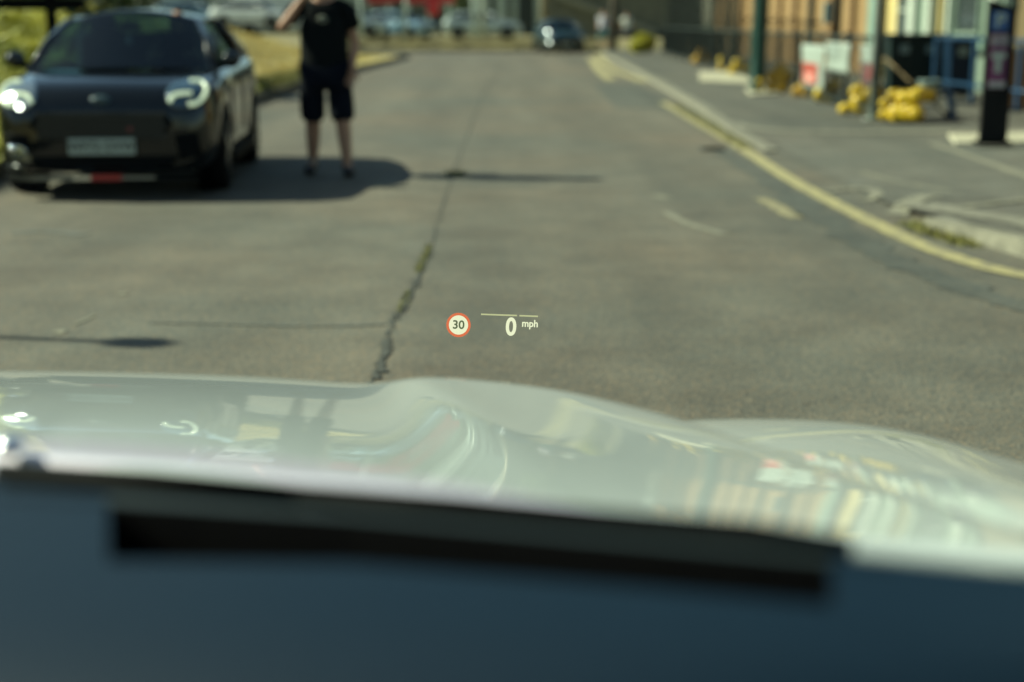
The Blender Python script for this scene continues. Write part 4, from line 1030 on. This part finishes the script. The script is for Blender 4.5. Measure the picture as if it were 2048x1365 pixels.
# bonnet: lofted surface.  front crest from the photograph's outline at about 1.95 m
crest = [(-900,775,1.80),(-500,745,1.90),(-200,738,1.95),(0,739,1.97),(200,741,1.98),(400,746,1.98),(560,754,1.97),(660,761,1.96),(725,765,1.95),(775,761,1.95),(812,753,1.95),(850,750,1.95),(900,752,1.94),(960,756,1.93),(1040,765,1.91),(1130,777,1.88),(1230,801,1.83),(1340,829,1.76),(1385,850,1.72)]
rear = [(-900,820,1.20),(-500,862,1.16),(-200,888,1.13),(0,904,1.10),(140,914,1.08),(330,929,1.05),(520,948,1.02),(660,962,1.0),(790,975,.985),(900,988,.97),(1020,1000,.955),(1130,1014,.94),(1250,1027,.925),(1380,1042,.905),(1540,1060,.885),(1700,1076,.865),(1860,1090,.85),(2060,1108,.835),(2230,1118,.825)]
nU = 19; nV = 12
rows = []
C_ = [P(*c) for c in crest]; R_ = [P(a_,b_,c_*float(np.interp(a_,[400,1130,1800],[1.05,1.13,1.215]))) for a_,b_,c_ in rear]
nose1 = [c+Vector((0,.09,-.032)) for c in C_]; nose2 = [c+Vector((0,.20,-.12)) for c in C_]; nose3 = [c+Vector((0,.25,-.30)) for c in C_]
rows = [nose3, nose2, nose1, C_]
for t_ in [k/nV for k in range(1, nV)]+[.955,.985]:
    row = []
    for i,(c,r_) in enumerate(zip(C_, R_)):
        q = c.lerp(r_, t_); dz = r_.z-c.z
        q.z = r_.z-dz*(.87*(1-t_)+.13*(1-t_)**2)
        # soft hollow right of the power bulge, fading towards the screen
        u = i/(nU-1)
        q.z -= .004*math.sin(math.pi*t_)*math.exp(-((u-.84)/.14)**2)
        q.z += .0045*math.sin(math.pi*t_)*{11:1,10:.45,12:.35}.get(i,0)
        row.append(q)
    rows.append(row)
rows.append(R_)
rows.append([r_+Vector((0,-.012,-.008)) for r_ in R_]); rows.append([r_+Vector((0,-.014,-.05)) for r_ in R_])
for r_ in rows:   # rolled right-hand edge of the bonnet
    e1 = r_[-1]; r_.append(e1+Vector((.012,0,-.012))); r_.append(e1+Vector((.014,0,-.06)))
grid('bonnet', rows, M_own, own, subs=2)
# right wing
fen = [(1180,850,2.02),(1340,833,2.00),(1500,829,1.98),(1620,832,1.95),(1700,837,1.92),(1800,850,1.87),(1880,868,1.82),(1960,892,1.76),(2060,920,1.68),(2300,985,1.55)]
F0 = [P(*c) for c in fen]
F1 = [P(*c) for c in [(1240,900,1.62),(1380,885,1.62),(1540,878,1.62),(1650,882,1.61),(1740,890,1.60),(1850,905,1.58),(1940,925,1.55),(2040,950,1.50),(2160,985,1.44),(2400,1050,1.36)]]
F2 = [P(*c) for c in [(1400,990,1.30),(1500,975,1.30),(1640,968,1.30),(1760,968,1.29),(1880,975,1.28),(2000,985,1.26),(2110,1002,1.22),(2230,1030,1.18),(2360,1062,1.13),(2600,1120,1.08)]]
F3 = [P(*c) for c in [(1750,1074,1.12),(1840,1070,1.12),(1920,1066,1.12),(2000,1064,1.12),(2080,1064,1.12),(2170,1070,1.10),(2280,1084,1.07),(2400,1104,1.04),(2540,1134,1.01),(2780,1190,.98)]]
G1 = [c+Vector((.005,.09,-.035)) for c in F0]; G2 = [c+Vector((.01,.18,-.14)) for c in F0]; G3 = [c+Vector((.01,.22,-.40)) for c in F0]
fr = [G3,G2,G1,F0,F1,F2,F3]
for r_ in fr:
    r_.append(r_[-1]+Vector((.05,0,-.10))); r_.append(r_[-1]+Vector((.02,0,-.35)))
grid('wing', fr, M_own, own, subs=3)
# washer jets and wiper, cowl
wl = [P(600,992,.93),P(900,1022,.89),P(1200,1050,.865),P(1500,1078,.83),P(1700,1098,.80)]
B().tube(wl, [.008,.011,.011,.012,.008], 8).make('wiper_blade', M_trim, own, True)
wl = [P(0,948,1.02),P(300,972,.98),P(600,997,.94)]
B().tube(wl, [.010,.012,.010], 8).make('wiper_arm', M_trim, own, True)
cr1 = [r_+Vector((0,-.005,-.035)) for r_ in R_]; cr2 = [r_+Vector((0,-.10,-.05)) for r_ in R_]; cr3 = [r_+Vector((0,-.22,-.12)) for r_ in R_]
grid('cowl', [cr1,cr2,cr3], M_cowl, own)
for px,py,d in ((20,893,1.14),):
    q = P(px,py,d); B().ell(q,(.012,.012,.008),12,6).make('washer_jet', M_chrome, own, True)
# dashboard top with the projector well
def dp(px, py, D): return P(px, py, D)
cols = [-900,-300,0,120,215,400,700,1000,1300,1500,1665,1800,2048,2400,2900]
def lin(x, xs_, ys_): return float(np.interp(x, xs_, ys_))
front_y = lambda x: lin(x, [-900,0,700,1400,2048,2900],[900,952,1012,1072,1128,1200])
front_d = lambda x: lin(x, [-900,0,700,1400,2048,2900],[1.02,.93,.84,.76,.70,.62])
st_y = lambda x: lin(x, [-900,215,700,1665,2900],[950,1010,1040,1128,1216])       # slot top
sb_y = lambda x: lin(x, [-900,215,700,1200,1665,2900],[1095,1122,1128,1168,1212,1286])     # slot bottom
def dd(x, py):   # dash depth grows thinner toward the driver
    f_ = front_y(x); t_ = (py-f_)/(1800-f_); e_ = min(.62, front_d(x)-.06); return e_+(front_d(x)-e_)*(1-t_)**2.6
rows = []
rws = []
for tag_ in ('f0','f1','f2','st','sb','a','b','b2','b3','c','c2','d','d2','e'):
    row = []
    for x in cols:
        f_, s1_, s2_ = front_y(x), st_y(x), sb_y(x)
        py = {'f0':f_, 'f1':f_+(s1_-f_)*.50, 'f2':f_+(s1_-f_)*.88, 'st':s1_, 'sb':s2_, 'a':s2_+25, 'b':s2_+55, 'b2':s2_+90, 'b3':max(1260,s2_+110), 'c':1340, 'c2':1420, 'd':1500, 'd2':1650, 'e':1800}[tag_]
        D_ = dd(x, py); q = P(x, py, D_)
        if tag_ == 'f0': q.z -= .004
        row.append(q)
    rws.append(row)
lip = [q+Vector((0,.03,-.07)) for q in rws[0]]
rws = [lip]+rws
vs = [q for r_ in rws for q in r_]; nc = len(cols); fs = []; mi = []
for i in range(len(rws)-1):
    for j in range(nc-1):
        if i == 4 and 4 <= j <= 9: continue
        fs.append((i*nc+j, i*nc+j+1, (i+1)*nc+j+1, (i+1)*nc+j)); mi.append(2 if i == 0 or (i in (1,3) and 2 <= j <= 10) else 1 if (i <= 3 and 4 <= j <= 9) else 0)
dash = mesh('dashboard', vs, fs, M_dash, own, True); dash.data.materials.append(M_dashl); dash.data.materials.append(M_cowl); dash.data.polygons.foreach_set('material_index', mi)
# well walls
top_l = [rws[4][j] for j in range(4,11)]; bot_l = [rws[5][j] for j in range(4,11)]
ring = top_l+bot_l[::-1]; low = [q+Vector((0,.0,-.09)) for q in ring]; k = len(ring)
mesh('projector_well', ring+low, [(i,(i+1)%k,(i+1)%k+k,i+k) for i in range(k)]+[tuple(range(k,2*k))], M_slot, dash)
# windscreen, pillars, roof, wheel
M_ws = bpy.data.materials.new('windscreen_glass'); M_ws.use_nodes = True; n = M_ws.node_tree; n.nodes.clear()
tr_ = n.nodes.new('ShaderNodeBsdfTransparent'); tr_.inputs[0].default_value = (.81,.93,.80,1)
gl = n.nodes.new('ShaderNodeBsdfGlossy'); gl.inputs['Roughness'].default_value = .02; gl.inputs[0].default_value = (.9,.95,1,1)
fr_ = n.nodes.new('ShaderNodeFresnel'); fr_.inputs[0].default_value = 1.06
mx = n.nodes.new('ShaderNodeMixShader'); ou = n.nodes.new('ShaderNodeOutputMaterial')
n.links.new(fr_.outputs[0], mx.inputs[0]); n.links.new(tr_.outputs[0], mx.inputs[1]); n.links.new(gl.outputs[0], mx.inputs[2]); n.links.new(mx.outputs[0], ou.inputs[0])
cx = -.40
def ws(u, v_):
    hw = .74-.10*v_; x = cx+u*hw
    yb = 1.13-.26*u*u-.12*(u); yt = .20-.10*u*u
    y = yb+(yt-yb)*v_; z = .965+(1.50-.965)*v_+.02*math.sin(math.pi*v_)
    return Vector((x,y,z))
grid('windscreen', [[ws(u,v_) for u in np.linspace(-1,1,17)] for v_ in np.linspace(0,1,9)], M_ws, own)
for sx in (-1,1):
    B().tube([ws(sx,0)+Vector((sx*.03,.0,-.02)), ws(sx,.5)+Vector((sx*.03,0,0)), ws(sx,1)+Vector((sx*.02,0,.01))], [.05,.045,.045], 10).make('pillar', M_own, own, True)
rr_ = []
for v_ in np.linspace(0,1,6):
    rr_.append([ws(u,1)+Vector((0,-1.9*v_,.03+.03*math.sin(math.pi*v_)+.03*(1-u*u))) for u in np.linspace(-1.05,1.05,11)])
ro = grid('roof', rr_, M_own, own); ro.data.materials.append(M_head)
s_ = ro.modifiers.new('t','SOLIDIFY'); s_.thickness = .04; s_.material_offset = 1
st_ = B()
ring_ = [Vector((math.cos(a)*.185, math.sin(a)*.185*.45, math.sin(a)*.185*.89)) + Vector((0,.36,.80)) for a in np.linspace(0,2*math.pi,33)]
sw = B().tube(ring_, .015, 10, cap=False).make('steering_wheel', M_trim, own, True)
B().box((0,.36,.80),(.34,.05,.035), rx=R(-30)).make('spoke', M_trim, sw, bevel=.01)

# ---------------- head-up display image, sharp at 3 m
hud = thing('head_up_display', 'sharp head-up display showing a 30 sign and 0 mph above the bonnet', 'display', P(985,655,3.0))
HR = R(2.2)
def emis(name, col, s):
    m = bpy.data.materials.new(name); m.use_nodes = True; n_ = m.node_tree; n_.nodes.clear()
    e = n_.nodes.new('ShaderNodeEmission'); e.inputs[0].default_value = (*col,1); e.inputs[1].default_value = s; o_ = n_.nodes.new('ShaderNodeOutputMaterial'); n_.links.new(e.outputs[0], o_.inputs[0]); return m
HW = emis('display_white', (1.0,.93,.72), .50); HRd = emis('display_red', (.92,.20,.10), .46); HD = emis('display_grey_digits', (.13,.15,.09), .5); HL = emis('display_line', (.62,.58,.36), .48)
S = 3.0/CP/FPX/1.0   # metres per photograph pixel at the display
o0 = hud.location.copy()
def hp(px, py): return P(px,py,3.0)-o0
def disc(name, px, py, r0, r1, m, off=0):
    c0 = hp(px,py)+Vector((0,-off,0)); vv = []; k = 48
    for rr2 in (r0,r1):
        for j in range(k):
            a_ = 2*math.pi*j/k; vv.append(c0+Vector((math.cos(a_)*rr2*S*.978, 0, math.sin(a_)*rr2*S)))
    if r0 == 0: return mesh(name, vv[k:], [tuple(range(k))[::-1]], m, hud)
    return mesh(name, vv, [(j,(j+1)%k,(j+1)%k+k,j+k) for j in range(k)], m, hud)
disc('speed_sign_ring', 917, 650.5, 19.6, 24.8, HRd); disc('speed_sign_face', 917, 650.5, 0, 20.0, HW, -.0008)
def ht(name, body, px, py, hpx, m, bold=0, shear=0, sx=1.0, off=.001):
    M = Matrix.Translation(hp(px,py)+Vector((0,-off,0))) @ Matrix.Rotation(HR,4,'Y') @ Matrix.Rotation(R(90),4,'X') @ Matrix.Diagonal((sx,1,1,1))
    return text_mesh(name, body, hpx*S/.72, m, hud, M, 0, bold*S, shear)
ht('speed_sign_digits', '30', 917, 650.5, 17.5, HD, .55)
ht('speed_digit', '0', 1022, 655.5, 36, HW, 1.4, sx=.85)
ht('unit_text', 'mph', 1060, 648, 14.5, HW, .5, sx=.92)
for x0,y0_,x1,y1_ in ((962,629.0,1034,631.6),(1039,631.8,1076,633.2)):
    a_, b2 = hp(x0,y0_), hp(x1,y1_); h_ = Vector((0,0,1.6*S))
    mesh('display_line', [a_-h_,b2-h_,b2+h_,a_+h_], [(0,1,2,3)], HL, hud)
